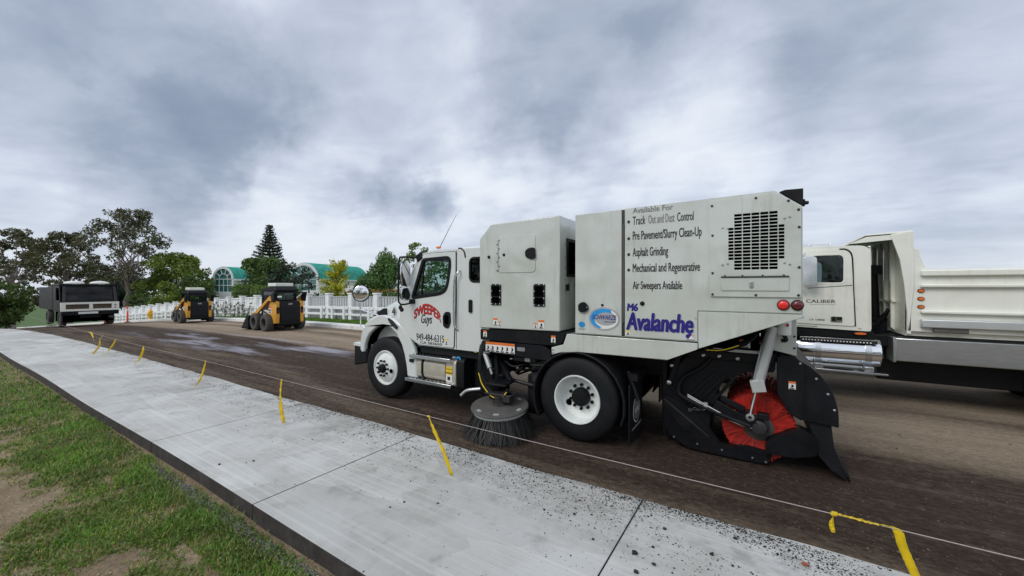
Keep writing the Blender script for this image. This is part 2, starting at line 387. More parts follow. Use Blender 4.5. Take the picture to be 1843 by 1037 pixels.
def text(body, x0, x1, z0, z1, y, m, parent, name='lettering', shear=0., bold=0., warp=None, axis='y', space=1.0):
    """flat lettering; bold is stroke gain in units of letter height, made by over-striking"""
    cu = bpy.data.curves.new('t', 'FONT'); cu.body = body; cu.shear = shear; cu.resolution_u = 3; cu.space_character = space
    ob = bpy.data.objects.new('t', cu); me = bpy.data.meshes.new_from_object(ob)
    V = [v.co.copy() for v in me.vertices]; F = [tuple(p.vertices) for p in me.polygons]
    a0 = min(v.x for v in V); a1 = max(v.x for v in V); b0 = min(v.y for v in V); b1 = max(v.y for v in V); hgt = b1-b0
    strikes = [(0, 0)] if not bold else [(dx*bold*hgt, dy*bold*hgt) for dx, dy in ((-1, 0), (1, 0), (0, .45), (0, -.45), (-.6, .3), (.6, .3), (-.6, -.3), (.6, -.3), (0, 0))]
    bpy.data.objects.remove(ob); bpy.data.curves.remove(cu); bpy.data.meshes.remove(me)
    mb = MB(); ex = bold*hgt; ez = bold*hgt*.45
    for i, (dx, dy) in enumerate(strikes):
        vs = []
        for v in V:
            s = (v.x+dx-a0+ex)/(a1-a0+2*ex); q = (v.y+dy-b0+ez)/(b1-b0+2*ez)
            u, w = warp(s, q) if warp else (x0+(x1-x0)*s, z0+(z1-z0)*q)
            k = i*.00012
            vs.append((u, y+k, w) if axis == 'y' else (y-k, u, w))
        mb.add(vs, F)
    o = mb.build(name, m, parent, flat=True); o['kind'] = 'stuff'; return o
def G(x):
    t = (-x - 18 - 10)/6.; sp = math.log1p(math.exp(min(t, 30))) if t < 30 else t
    z = -.068*6*sp
    return z if z > -7 else -7 - .0*(z+7)
# ================================================================ setting
def sheet(name, m, y0, y1, z=0., xs=None, ys=2, zf=None, kind='structure'):
    mb = MB(); xs = xs or ([-420, -300, -220, -160, -140, -130] + list(range(-126, -10, 3)) + [-10, -5, 0, 10, 30, 60, 120, 300])
    n = len(xs)-1
    def fn(u, v):
        x = xs[int(round(u*n))]; y = y0+(y1-y0)*v; return (x, y, G(x)+z+(zf(x, y) if zf else 0))
    mb.grid(fn, n, ys)
    return struct(mb.build(name, m, smooth=60), kind)
def node_mat(name):
    m = bpy.data.materials.new(name); m.use_nodes = True; t = m.node_tree; MATS[name] = m
    return t, t.nodes['Principled BSDF'], nd(t, 'ShaderNodeTexCoord').outputs['Object']
def tnoise(t, co, scale, detail=6., rough=.6, stretch=None, off=None, out=0):
    if stretch or off:
        mp = nd(t, 'ShaderNodeMapping')
        if stretch: mp.inputs['Scale'].default_value = stretch
        if off: mp.inputs['Location'].default_value = off
        t.links.new(co, mp.inputs[0]); co = mp.outputs[0]
    n = nd(t, 'ShaderNodeTexNoise', i_Scale=scale, i_Detail=detail, i_Roughness=rough); t.links.new(co, n.inputs['Vector']); return n.outputs[out]
def smooth_step(t, v, a, b):
    mr = nd(t, 'ShaderNodeMapRange', interpolation_type='SMOOTHSTEP'); mr.inputs[1].default_value = a; mr.inputs[2].default_value = b; t.links.new(v, mr.inputs[0]); return mr.outputs[0]
def bump(t, b, h, strength, dist, prev=None):
    bp = nd(t, 'ShaderNodeBump', i_Strength=strength, i_Distance=dist); t.links.new(h, bp.inputs['Height'])
    if prev: t.links.new(prev, bp.inputs['Normal'])
    t.links.new(bp.outputs[0], b.inputs['Normal']); return bp.outputs[0]
def road_mat():
    t, b, co = node_mat('milled_asphalt')
    sep = nd(t, 'ShaderNodeSeparateXYZ'); t.links.new(co, sep.inputs[0])
    wob = tnoise(t, co, .35, 3.); y = mathn(t, 'ADD', sep.outputs[1], mathn(t, 'MULTIPLY', mathn(t, 'SUBTRACT', wob, .5), .9))
    y = mathn(t, 'SUBTRACT', y, mathn(t, 'MULTIPLY', mathn(t, 'SUBTRACT', 1., smooth_step(t, sep.outputs[0], -11., -2.)), 1.25))
    streak = tnoise(t, co, 1.6, 8., .68, (.16, 1.9, 1)); streak2 = tnoise(t, co, 3.0, 8., .72, (.16, 4.0, 1), (3, 9, 0)); fine = ramp(t, tnoise(t, co, 26., 6., .75, (.6, 1.3, 1)), [(.32, (0, 0, 0)), (.70, (1, 1, 1))]); grain = tnoise(t, co, 90., 3., .8)
    dark = mixc(t, fine, (.020, .0120, .0078), (.080, .051, .033))
    tan = mixc(t, fine, (.27, .205, .145), (.55, .435, .31))
    # the planed lanes: dusty tan strips between darker ones
    lanes = ramp(t, mathn(t, 'DIVIDE', mathn(t, 'SUBTRACT', y, 3.3), 8.), [(0, (.20,)*3), (.04, (.30,)*3), (.08, (.10,)*3), (.20, (.05,)*3), (.30, (.12,)*3), (.36, (.66,)*3), (.53, (.86,)*3), (.60, (.40,)*3), (.67, (.92,)*3), (.75, (.40,)*3), (.83, (.95,)*3), (.93, (.60,)*3), (1, (.75,)*3)])
    f = mathn(t, 'ADD', lanes, mathn(t, 'MULTIPLY', mathn(t, 'SUBTRACT', streak, .5), .9), clamp=True)
    f = mathn(t, 'ADD', f, mathn(t, 'MULTIPLY', mathn(t, 'SUBTRACT', streak2, .5), .4), clamp=True)
    f = mathn(t, 'MULTIPLY', mathn(t, 'SUBTRACT', f, .09), 1.1, clamp=True)
    coarse = ramp(t, tnoise(t, co, 11., 7., .8, (.75, 1.2, 1), (2, 5, 1)), [(.38, (0, 0, 0)), (.62, (1, 1, 1))])
    f = mathn(t, 'ADD', f, mathn(t, 'MULTIPLY', mathn(t, 'SUBTRACT', coarse, .55), .22), clamp=True)
    c = mixc(t, f, dark, tan)
    # chalky residue dried in long smears on the left lane, damp round it
    sm = tnoise(t, co, .55, 6., .62, (.35, 2.1, 1), (1.2, .4, 0))
    mask = mathn(t, 'MULTIPLY', mathn(t, 'MULTIPLY', smooth_step(t, sep.outputs[0], -27., -16.), mathn(t, 'SUBTRACT', 1., smooth_step(t, sep.outputs[0], -10.5, -8.2))), mathn(t, 'MULTIPLY', smooth_step(t, sep.outputs[1], 4.6, 5.6), mathn(t, 'SUBTRACT', 1., smooth_step(t, sep.outputs[1], 6.9, 7.9))))
    chalk = mathn(t, 'MULTIPLY', smooth_step(t, sm, .48, .62), mask)
    c = mixc(t, mathn(t, 'MULTIPLY', chalk, mathn(t, 'ADD', mathn(t, 'MULTIPLY', streak2, .7), .3)), c, (.50, .49, .56))
    # pale chips left by the planer
    ch = nd(t, 'ShaderNodeTexVoronoi', i_Scale=24.); t.links.new(co, ch.inputs['Vector']); 
    c = mixc(t, mathn(t, 'MULTIPLY', mathn(t, 'SUBTRACT', 1., smooth_step(t, ch.outputs['Distance'], .06, .20)), smooth_step(t, tnoise(t, co, 2.2, 4., .6, (.5, 1.5, 1)), .46, .66)), c, (.34, .28, .22))
    t.links.new(c, b.inputs['Base Color'])
    wet = mathn(t, 'MULTIPLY', smooth_step(t, tnoise(t, co, .5, 4., .6, (.3, 1.5, 1), (5, 2, 0)), .50, .68), mathn(t, 'SUBTRACT', 1., smooth_step(t, sep.outputs[1], 6.2, 7.8)))
    r = mathn(t, 'SUBTRACT', .95, mathn(t, 'MULTIPLY', wet, .22)); t.links.new(r, b.inputs['Roughness']); b.inputs['Specular IOR Level'].default_value = .3
    p = bump(t, b, tnoise(t, co, 9., 5., .7, (.30, 2.6, 1)), .6, .035); p = bump(t, b, coarse, .35, .02, p); p = bump(t, b, fine, .7, .02, p); bump(t, b, grain, .4, .006, p)
road_mat()
def walk_mat():
    t, b, co = node_mat('new_concrete')
    sep = nd(t, 'ShaderNodeSeparateXYZ'); t.links.new(co, sep.inputs[0])
    n1 = tnoise(t, co, .9, 6., .62); n2 = tnoise(t, co, 2.2, 7., .68, (1, 1, 1), (4, 2, 7)); br = tnoise(t, co, 5., 5., .6, (.06, 9., 1)); fine = tnoise(t, co, 120., 3., .7)
    c = mixc(t, smooth_step(t, n1, .32, .68), (.44, .435, .41), (.545, .548, .535))
    c = mixc(t, mathn(t, 'MULTIPLY', smooth_step(t, n2, .50, .72), .55), c, (.35, .34, .31))
    c = mixc(t, mathn(t, 'MULTIPLY', smooth_step(t, br, .48, .70), .5), c, (.68, .67, .63))
    c = mixc(t, mathn(t, 'MULTIPLY', smooth_step(t, tnoise(t, co, 3.4, 8., .72, (1, 1, 1), (9, 9, 2)), .53, .72), .5), c, (.27, .26, .24))
    # rectangular drier patches where curing sheets lay
    vr = nd(t, 'ShaderNodeTexVoronoi', distance='CHEBYCHEV', i_Scale=.9); mp = nd(t, 'ShaderNodeMapping'); mp.inputs['Rotation'].default_value = (0, 0, .22); mp.inputs['Scale'].default_value = (.7, 1.6, 1); t.links.new(co, mp.inputs[0]); t.links.new(mp.outputs[0], vr.inputs['Vector'])
    c = mixc(t, .8, c, mixc(t, 1., c, ramp(t, vr.outputs['Color'], [(0, (.80, .80, .79)), (.55, (1.0, 1.0, 1.0)), (1, (1.16, 1.17, 1.17))]), 'MULTIPLY'))
    # asphalt dust blown over the road edge
    dd = mathn(t, 'MULTIPLY', smooth_step(t, sep.outputs[1], .55, 1.80), smooth_step(t, tnoise(t, co, 3.5, 7., .75), .46, .70))
    c = mixc(t, mathn(t, 'MULTIPLY', dd, .62), c, (.15, .145, .135))
    t.links.new(c, b.inputs['Base Color']); b.inputs['Roughness'].default_value = .88; b.inputs['Specular IOR Level'].default_value = .3
    p = bump(t, b, tnoise(t, co, 8., 5., .6, (.05, 10., 1)), .25, .01); bump(t, b, fine, .3, .004, p)
    mat('form_face', (.040, .034, .031), .9, var=.4, scale=6, bump=.6, bscale=30, dirt=(.13, .12, .11), dscale=5, damt=.4)
walk_mat()
def dirt_mat():
    t, b, co = node_mat('lawn_soil')
    n = tnoise(t, co, 3., 7., .65); f = tnoise(t, co, 40., 5., .7)
    c = mixc(t, smooth_step(t, n, .3, .7), (.20, .150, .095), (.36, .28, .18)); c = mixc(t, smooth_step(t, f, .4, .75), c, (.13, .095, .06))
    t.links.new(c, b.inputs['Base Color']); b.inputs['Roughness'].default_value = .95; b.inputs['Specular IOR Level'].default_value = .2
    p = bump(t, b, n, .6, .06); bump(t, b, f, .7, .02, p)
    mat('turf', (.060, .120, .022), .9, var=.4, scale=5, bump=.6, bscale=25, dirt=(.12, .10, .03), dscale=.8, damt=.35)
    mat('far_ground', (.10, .115, .06), .95, var=.35, scale=.15)
dirt_mat()
ground = sheet('ground', 'far_ground', -400, 900, -.09, ys=6)
road = sheet('road', 'milled_asphalt', 3.30, 10.97, 0., ys=4)
# lawn on the photographer's side
def lawnz(x, y): return .012*mnoise.noise(Vector((x*.8, y*.8, 3))) + .012*mnoise.noise(Vector((x*2.6, y*2.6, 1))) - .012
lx = [-420, -200, -126] + list(range(-120, -30, 6)) + list(np.arange(-28, -10, 1.0)) + list(np.arange(-10, 3, .12)) + [4, 8, 20, 60, 300]
lawn = MB(); lys = [-60, -20, -8, -4, -2, -1] + list(np.arange(-.6, 1.62, .1))
lawn.grid(lambda u, v: (lambda x, y: (x, y, G(x)+lawnz(x, y)))(lx[int(round(u*(len(lx)-1)))], lys[int(round(v*(len(lys)-1)))]), len(lx)-1, len(lys)-1)
lawn = struct(lawn.build('lawn', 'lawn_soil', smooth=80))
# sidewalk of separate slabs with tooled joints (edges follow the pour)
sidewalk = bpy.data.objects.new('sidewalk', None); COL.objects.link(sidewalk); struct(sidewalk); sidewalk.location = (0, 1.56, 0)
cuts = [6.6, 4.25, 1.75, -.80, -3.47, -5.88, -8.3, -10.8, -13.3, -15.8, -18.3, -20.8, -23.3, -25.8, -28.3, -31, -34, -37, -40, -44, -48, -52, -56, -60]
for i in range(len(cuts)-1):
    x1, x0 = cuts[i], cuts[i+1]; sk = .05
    mb = MB(); pts = []
    def yl(x): return 1.56 + .012*math.sin(x*.9)
    def yr(x): return 3.345 + .014*math.sin(x*1.3+1) + .008*math.sin(x*4.1) + .014*mnoise.noise(Vector((x*5.3, 2, 7)))
    n = 20; g = .003
    xs_ = [x0+g+(x1-x0-2*g)*k/n for k in range(n+1)]
    low = [(x-.03, yl(x)) for x in xs_]; up = [(x+.03, yr(x)) for x in xs_]
    V = []
    for (x, y) in low + up[::-1]: V.append((x, y, G(x)+.12))
    m_ = len(V); V += [(x, y, z-.16) for x, y, z in V]
    F = [tuple(range(m_)), tuple(range(2*m_-1, m_-1, -1))] + [(k, k+m_, (k+1) % m_+m_, (k+1) % m_) for k in range(m_)]
    mb.add(V, F); s_ = mb.build('concrete_slab', 'new_concrete', sidewalk, bevel=.009, seg=2)
    s_.data.materials.append(MATS['form_face'])
    for p in s_.data.polygons:
        if p.normal.y < -.6 or abs(p.normal.x) > .6: p.material_index = 1
mb = MB(); mb.grid(lambda u, v: (lambda x: (x, 1.575+1.76*v, G(x)+.106))(7-67*u), 60, 1); mb.build('joint_bed', 'joint_grit', sidewalk)
# far kerb in cast lengths, verge
kerb = bpy.data.objects.new('kerb', None); COL.objects.link(kerb); struct(kerb); kerb.location = (0, 11, 0)
xk = 8.
while xk > -110:
    L = 3.0; mb = MB(); V = []
    prof = [(10.93, -.1), (10.95, .15), (10.98, .175), (11.42, .18), (11.44, -.1)]
    for x in (xk-.006, xk-L+.006): V += [(x, y, G(x)+z) for y, z in prof]
    k = len(prof); mb.add(V, [(i, i+1, i+1+k, i+k) for i in range(k-1)] + [tuple(range(k))[::-1], tuple(range(k, 2*k))]); mb.build('kerb_length', 'concrete_pale', kerb, smooth=40); xk -= L
verge = sheet('verge', 'turf', 11.42, 900, .13, ys=8)
# ================================================================ street sweeper truck
YN, YF = 4.40, 6.75; YC = (YN+YF)/2
def nuts(mb, c, rad, n, r, y0, y1, a0=0., skip=()):
    for k in range(n):
        if k in skip: continue
        a = a0+2*math.pi*k/n; x, z = c[0]+rad*math.cos(a), c[1]+rad*math.sin(a)
        mb.cyl((x, y0, z), (x, y1, z), r, 6)
def tyre_prof(Rr, rim, w, groove=True):
    p = [(rim, .03), (rim+.01, .006), (rim+.05, .0), (Rr-.12, -.004), (Rr-.10, -.001), (Rr-.05, .006), (Rr-.02, .022), (Rr-.004, .045)]
    if groove:
        for k in range(1, 4):
            g = .045+(w-.09)*k/4; p += [(Rr, g-.008), (Rr-.014, g-.006), (Rr-.014, g+.006), (Rr, g+.008)]
    return p + [(Rr-.004, w-.045), (Rr-.05, w-.006), (rim+.05, w), (rim, w-.03)]
def wheel(parent, x, z, y0, front, side=1, Rr=.52, white='rim_white'):
    """road wheel; side=1 faces the photographer (-y)"""
    s = side
    c = (x, y0, z)
    w = .27; ax = (0, s, 0); rim = .292
    mb = MB(); mb.lathe(c, ax, tyre_prof(Rr, rim, w), 56)
    ty = mb.build('tyre', 'rubber', parent, smooth=35)
    if front:
        pr = [(.297, .012), (.290, -.006), (.278, -.004), (.268, .022), (.255, .030), (.235, .012), (.222, -.012), (.165, -.040), (.11, -.046), (.0, -.046)]
    else:
        pr = [(.300, .010), (.296, -.008), (.284, -.006), (.272, .016), (.268, .150), (.245, .178), (.20, .186), (.18, .176), (.0, .176)]
    rm = MB().lathe(c, ax, pr, 48).build('rim', white, ty, smooth=35)
    h = MB()
    if front:
        h.lathe(c, ax, [(.078, -.045), (.076, -.075), (.068, -.080), (.066, -.10), (.05, -.108), (0, -.108)], 24); h.build('hub', 'black_plastic', ty, smooth=35)
        nb = MB(); nuts(nb, (x, z), .128, 10, .019, y0-s*.042, y0-s*.075); nb.build('lug_nut', 'black_plastic', ty, split=True)
        hb = MB(); hb.lathe((x+.185, y0-s*.03, z-.03), ax, [(.036, .0), (.036, -.010), (.030, -.012), (0, -.004)], 18); hb.build('hand_hole', 'void_black', ty, smooth=35)
    else:
        h.lathe(c, ax, [(.118, .176), (.114, .115), (.104, .10), (.06, .095), (0, .095)], 24); h.build('hub', 'black_plastic', ty, smooth=35)
        nb = MB(); nuts(nb, (x, z), .150, 10, .021, y0+s*.18, y0+s*.145, .3); nb.build('lug_nut', 'black_plastic', ty, split=True)
        hb = MB(); hb.lathe((x-.175, y0+s*.183, z-.10), ax, [(.042, 0), (.040, -.012), (0, -.008)], 18); hb.build('hand_hole', 'void_black', ty, smooth=35)
        MB().lathe((x, y0+s*.32, z), ax, tyre_prof(Rr, rim, w), 40).build('inner_tyre', 'rubber', ty, smooth=35)
    return ty
def bolts(name, pts, y, r, m, parent, h=.008):
    mb = MB()
    for x, z in pts: mb.lathe((x, y, z), (0, -1, 0), [(r, 0), (r*.95, h*.6), (r*.6, h), (0, h)], 10)
    o = mb.build(name, m, parent, smooth=40)
    if len(pts) > 1: o['kind'] = 'stuff'
    return o
def sticker(x0, x1, z0, z1, y, parent, head='orange_print', marks=1):
    d = MB().box(x0, x1, y-.002, y, z0, z1).build('warning_decal', 'white_print', parent)
    MB().box(x0, x1, y-.0035, y-.002, z1-(z1-z0)*.26, z1).build('decal_header', head, d)
    mk = MB(); n = marks
    for k in range(n):
        c = x0+(x1-x0)*(k+.5)/n; w = (x1-x0)/n*.26; zm = z0+(z1-z0)*.42; hh = (z1-z0)*.20
        mk.prism([(c-w, zm-hh), (c-w*.2, zm-hh*.1), (c-w*.7, zm+hh*.5), (c+w*.2, zm+hh), (c+w, zm+hh*.1), (c+w*.4, zm-hh)], y-.0032, y-.002)
        mk.box(c-w*1.3, c+w*1.3, y-.0032, y-.002, z0+(z1-z0)*.03, z0+(z1-z0)*.15)
    mk.build('decal_pictogram', 'black_text', d)['kind'] = 'stuff'; return d
def oval_badge(x, z, a, b, y, parent, name='oval_badge'):
    o = MB().prism(ellipse(x, z, a, b, 40), y-.004, y).build(name, 'silver_print', parent)
    MB().prism(ellipse(x, z, a*.90, b*.88, 40), y-.0055, y-.004).build('badge_field', 'white_print', o)
    cr = ellipse(x, z, a*.90, b*.88, 24, 60, 250) + ellipse(x+a*.12, z-b*.10, a*.72, b*.66, 24, 60, 250)[::-1]
    MB().plate(cr, (), y-.007, y-.0055).build('badge_crescent', 'sky_blue', o)
    MB().prism(ellipse(x+a*.10, z+b*.02, a*.70, b*.60, 32), y-.0065, y-.0055).build('badge_disc', 'silver_print', o)
    return o
def build_sweeper():
    T = thing('street_sweeper_truck', 'white street sweeper truck with red rear broom and company lettering on its side', 'sweeper truck', (-1.81, YC, 0))
    P = lambda mb, n, m, par=T, **k: mb.build(n, m, par, **k)
    # ---- chassis
    f = MB()
    for y in (5.12, 5.95): f.box(-5.75, -.2, y, y+.09, .78, 1.0)
    for x in (-5.6, -4.4, -3.3, -2.3, -1.0): f.box(x, x+.08, 5.2, 5.96, .82, .98)
    P(f, 'chassis_frame', 'black_paint', split=True, bevel=.008)
    P(MB().cyl((-5.30, 4.7, .50), (-5.30, 6.5, .50), .055, 12).cyl((-1.81, 4.75, .52), (-1.81, 6.4, .52), .085, 14).ball((-1.81, YC, .53), (.22, .2, .22)), 'axle', 'dark_metal', split=True, smooth=40)
    e = MB().box(-5.6, -4.7, 5.25, 5.9, .55, 1.2).box(-4.6, -3.9, 5.3, 5.85, .5, .85).cyl((-3.9, YC, .62), (-1.9, YC, .58), .05, 10); P(e, 'engine_and_driveline', 'dark_metal', split=True, bevel=.02)
    for x in (-2.25, -1.37): pass
    P(MB().bar((-2.45, 5.16, .72), (-1.2, 5.16, .72), .08, .10).bar((-2.45, 5.98, .72), (-1.2, 5.98, .72), .08, .1), 'leaf_spring', 'dark_metal', split=True, bevel=.01)
    # ---- wheels
    wheel(T, -5.31, .52, 4.43, True, 1); wheel(T, -1.81, .525, 4.41, False, 1)
    wheel(T, -5.31, .52, 6.72, True, -1); wheel(T, -1.81, .525, 6.74, False, -1)
    # ---- hood and fenders
    def hood(u, v):
        st = [(-6.12, .74, .96, .80), (-6.08, .80, 1.17, .80), (-5.97, .86, 1.40, .9), (-5.75, .905, 1.52, 1.0), (-5.3, .95, 1.685, 1.1), (-4.92, .985, 1.755, 1.1)]
        q = u*(len(st)-1); i = min(int(q), len(st)-2); k = q-i; x, hw, zt, zb = [a*(1-k)+b*k for a, b in zip(st[i], st[i+1])]
        pr = [(-1.0, zb-.35), (-1.0, zb), (-.99, zt-.13), (-.965, zt-.05), (-.90, zt-.012), (-.6, zt+.012), (0, zt+.03), (.6, zt+.012), (.90, zt-.012), (.965, zt-.05), (.99, zt-.13), (1, zb), (1, zb-.35)]
        a, z = pr[int(round(v*12))]; return (x, YC+a*hw, z)
    hd = P(MB().grid(hood, 20, 12), 'hood', 'cab_white', smooth=50)
    P(MB().prism([(4.86, .72), (6.29, .72), (6.25, 1.08), (4.90, 1.08)], -6.125, -6.09, 'x'), 'grille_surround', 'chrome', hd, bevel=.02)
    g = MB()
    for k in range(7): g.box(-6.135, -6.125, 4.95, 6.2, .76+.042*k, .785+.042*k)
    P(g, 'grille_bar', 'black_plastic', hd, split=True)
    arch = [(-5.86, .74), (-5.85, .88), (-5.79, 1.00), (-5.70, 1.10), (-5.56, 1.19), (-5.36, 1.235), (-5.17, 1.205), (-5.03, 1.11), (-4.92, .96), (-4.845, .78), (-4.80, .60), (-4.78, .44)]
    outer = [(-4.55, .44), (-4.56, .70), (-4.62, .92), (-4.75, 1.12), (-4.92, 1.27), (-5.12, 1.375), (-5.32, 1.42), (-5.55, 1.405), (-5.73, 1.335), (-5.87, 1.22), (-5.95, 1.08), (-5.985, .93), (-5.985, .78), (-5.95, .73)]
    def shrink(l, k): return [(-5.32+(x+5.32)*k, .62+(z-.62)*k) for x, z in l]
    for ya, yb, yc_ in ((4.425, 4.51, 5.0), (6.725, 6.64, 6.15)):
        fe = P(MB().prism(arch+outer, ya, yb), 'fender', 'cab_white', bevel=.035, seg=4)
        P(MB().prism(outer[2:12]+shrink(outer[2:12], .965)[::-1], yb, yc_), 'fender_crown', 'cab_white', fe)
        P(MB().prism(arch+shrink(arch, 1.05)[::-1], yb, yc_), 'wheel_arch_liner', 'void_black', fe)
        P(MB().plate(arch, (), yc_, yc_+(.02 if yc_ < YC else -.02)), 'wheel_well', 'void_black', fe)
    P(MB().prism(rpoly([(-5.88, 1.385), (-5.55, 1.53), (-5.52, 1.45), (-5.54, 1.385), (-5.80, 1.36)], .04), 4.615, 4.72), 'hood_side_vent', 'black_plastic', hd, bevel=.01)
    # turn signal on the fender, hood strap
    P(MB().tube([(-5.22, 4.43, 1.36), (-5.12, 4.415, 1.30), (-5.00, 4.415, 1.215)], [.022, .034, .026], 10).tube([(-5.13, 4.43, 1.31), (-5.24, 4.45, 1.235)], .010, 6), 'hood_latch', 'black_plastic', split=True, smooth=40)
    text('4', -5.35, -5.26, 1.40, 1.55, 4.605, 'black_text', hd, bold=.05)
    # bumper
    b = P(MB().prism([(-6.20, .46), (-5.83, .54), (-5.83, .80), (-6.20, .84)], 4.46, 6.69), 'front_bumper', 'black_plastic', bevel=.03)
    P(MB().prism([(-6.22, .83), (-5.96, .82), (-5.94, .86), (-6.2, .885)], 4.45, 6.7), 'bumper_top', 'cab_white', b, bevel=.012)
    P(MB().bar((-6.14, 4.52, .77), (-5.80, 4.60, .84), .04, .05), 'bumper_bracket', 'grey_cylinder', b)
    # hood mirror on its pole
    hm = P(MB().tube([(-5.90, 4.47, 1.17), (-5.98, 4.44, 1.19), (-5.98, 4.43, 1.62)], .011, 8).tube([(-5.98, 4.43, 1.50), (-5.46, 4.47, 1.385)], .011, 8).tube([(-5.98, 4.43, 1.545), (-5.75, 4.62, 1.41)], .009, 8), 'hood_mirror_bracket', 'chrome', smooth=40)
    dx = Vector((.62, -.78, 0)).normalized()
    P(MB().lathe((-5.96, 4.43, 1.79), dx, [(0, .012), (.09, .010), (.142, 0), (.150, -.008), (.13, -.04), (.07, -.065), (0, -.07)], 28), 'hood_mirror', 'chrome', hm, smooth=50)
    P(MB().lathe((-5.96, 4.43, 1.79), dx, [(.138, .001), (.152, .006), (.156, -.006), (.15, -.014)], 28), 'mirror_rim', 'black_plastic', hm, smooth=50)
    # ---- cab
    cy = 4.43
    side = [(-4.95, 1.16), (-4.945, 1.665), (-4.505, 2.36), (-4.43, 2.435), (-4.32, 2.455), (-3.72, 2.47), (-3.14, 2.47), (-3.14, .97), (-4.50, .97), (-4.66, 1.05)]
    win = rpoly([(-4.64, 1.725), (-4.40, 2.335), (-3.845, 2.355), (-3.835, 2.22), (-3.90, 1.87), (-4.02, 1.80)], [.05, .05, .08, .05, .14, .1])
    rwin = rrect(-3.47, -3.22, 1.99, 2.32, .06)
    w2 = offset(win, .006)
    cab = P(MB().plate(side, [win, rwin], cy, cy+.05), 'cab_side', 'cab_white', bevel=.008)
    P(MB().plate(side, [win, rwin], YF+.35-cy+4.0, YF+.30-cy+4.0), 'cab_side', 'cab_white', bevel=.008)
    y2 = YF+.35-cy+4.0
    prof = [(-4.505, 2.36), (-4.43, 2.432), (-4.32, 2.455), (-3.72, 2.47), (-3.14, 2.47)]
    def roof(u, v):
        i = u*4; k = min(int(i), 3); t = i-k; x = prof[k][0]*(1-t)+prof[k+1][0]*t; z = prof[k][1]*(1-t)+prof[k+1][1]*t
        s = abs(2*v-1); return (x, cy+(y2-cy)*v, z + .075*(1-s**5)*min(1, (u*1.6+.12)))
    P(MB().grid(roof, 16, 20), 'cab_roof', 'cab_white', smooth=60)
    P(MB().box(-3.16, -3.13, cy+.01, y2-.01, .97, 2.5), 'cab_back', 'cab_white', bevel=.01)
    P(MB().box(-4.9, -3.16, cy+.05, y2-.05, .93, .99).prism([(-4.94, 1.16), (-4.64, 1.0), (-4.6, 1.0), (-4.6, 1.06), (-4.9, 1.25)], cy+.05, y2-.05), 'cab_floor', 'black_plastic')
    P(MB().obox((-4.93, YC, 1.42), (.02, 0, 0), (0, (y2-cy)/2-.06, 0), (0, 0, .26)), 'firewall', 'cab_white')
    d_ = Vector((.44, 0, .695)).normalized(); n_ = Vector((-.695, 0, .44)).normalized()
    P(MB().obox((-4.725, YC, 2.01), d_*.385, (0, (y2-cy)/2-.07, 0), n_*.004), 'windscreen', 'clear_glass')
    a_ = MB()
    for y in (cy+.035, y2-.035): a_.bar((-4.945, y, 1.665), (-4.50, y, 2.37), .07, .075)
    P(a_, 'windscreen_pillar', 'cab_white', split=True, bevel=.015)
    P(MB().bar((-4.50, cy+.05, 2.37), (-4.50, y2-.05, 2.37), .06, .07), 'windscreen_header', 'cab_white', bevel=.01)
    # door
    door = rpoly([(-4.90, 1.30), (-4.885, 1.66), (-4.47, 2.35), (-4.38, 2.425), (-3.735, 2.435), (-3.745, 1.6), (-3.775, .99), (-4.50, .985), (-4.76, 1.12)], [.15, .05, .1, .06, .05, .1, .03, .1, .12])
    dr = P(MB().plate(door, [w2], cy-.020, cy-.004), 'door', 'cab_white', bevel=.006)
    P(MB().plate(offset(door, .008), [offset(door, -.02)], cy-.005, cy-.001), 'door_seal', 'black_plastic', dr)
    P(MB().plate(offset(win, .022), [offset(win, -.028)], cy-.028, cy+.012), 'window_gasket', 'black_plastic', dr, bevel=.008)
    P(MB().bar((-4.445, cy-.004, 1.76), (-4.385, cy-.004, 2.34), .02, .022, (0, 1, 0)), 'quarter_light_bar', 'black_plastic', dr)
    P(MB().plate(offset(win, -.02), (), cy+.004, cy+.008), 'window_glass', 'clear_glass', dr)
    P(MB().plate(offset(win, -.0), (), y2-.03, y2-.026), 'far_window_glass', 'clear_glass')
    P(MB().plate(rwin, (), cy+.012, cy+.018), 'rear_quarter_glass', 'dark_glass', cab)
    P(MB().plate(offset(rwin, .022), [offset(rwin, -.008)], cy-.010, cy+.012), 'rear_quarter_gasket', 'black_plastic', cab, bevel=.005)
    P(MB().plate(rrect(-3.20, -3.19+.03, 1.2, 1.22, .005), (), cy-.002, cy), 'panel_fastener', 'black_plastic', cab)
    hn = P(MB().prism(rpoly([(-3.97, 1.30), (-3.98, 1.46), (-3.93, 1.53), (-3.83, 1.53), (-3.82, 1.37), (-3.87, 1.27)], .04), cy-.032, cy-.020), 'door_handle', 'black_plastic', dr, bevel=.008)
    P(MB().prism(rrect(-3.94, -3.86, 1.34, 1.48, .03), cy-.037, cy-.032), 'handle_recess', 'void_black', hn)
    P(MB().tube(curve([(-3.66, cy, 2.15), (-3.665, cy-.05, 2.12), (-3.72, cy-.06, 2.0), (-3.735, cy-.06, 1.6), (-3.725, cy-.055, 1.32), (-3.70, cy, 1.26)], 5), .014, 8), 'grab_bar', 'brushed_steel', smooth=40)
    P(MB().prism(rrect(-3.49, -3.43, 1.53, 1.72, .02), cy-.02, cy), 'side_latch', 'black_plastic', cab, bevel=.006)
    P(MB().plate([(-3.735, .98), (-3.730, 2.45), (-3.722, 2.45), (-3.727, .98)], (), cy-.003, cy-.001), 'panel_seam', 'black_plastic', cab)
    # roof gasket line at the back of the cab, antenna, clearance lamp
    P(MB().tube(curve([(-3.70, cy+.01, 2.48), (-3.64, cy+.005, 2.475), (-3.58, cy, 2.42), (-3.56, cy-.002, 2.34)], 5), .012, 6), 'roof_trim', 'black_plastic', cab)
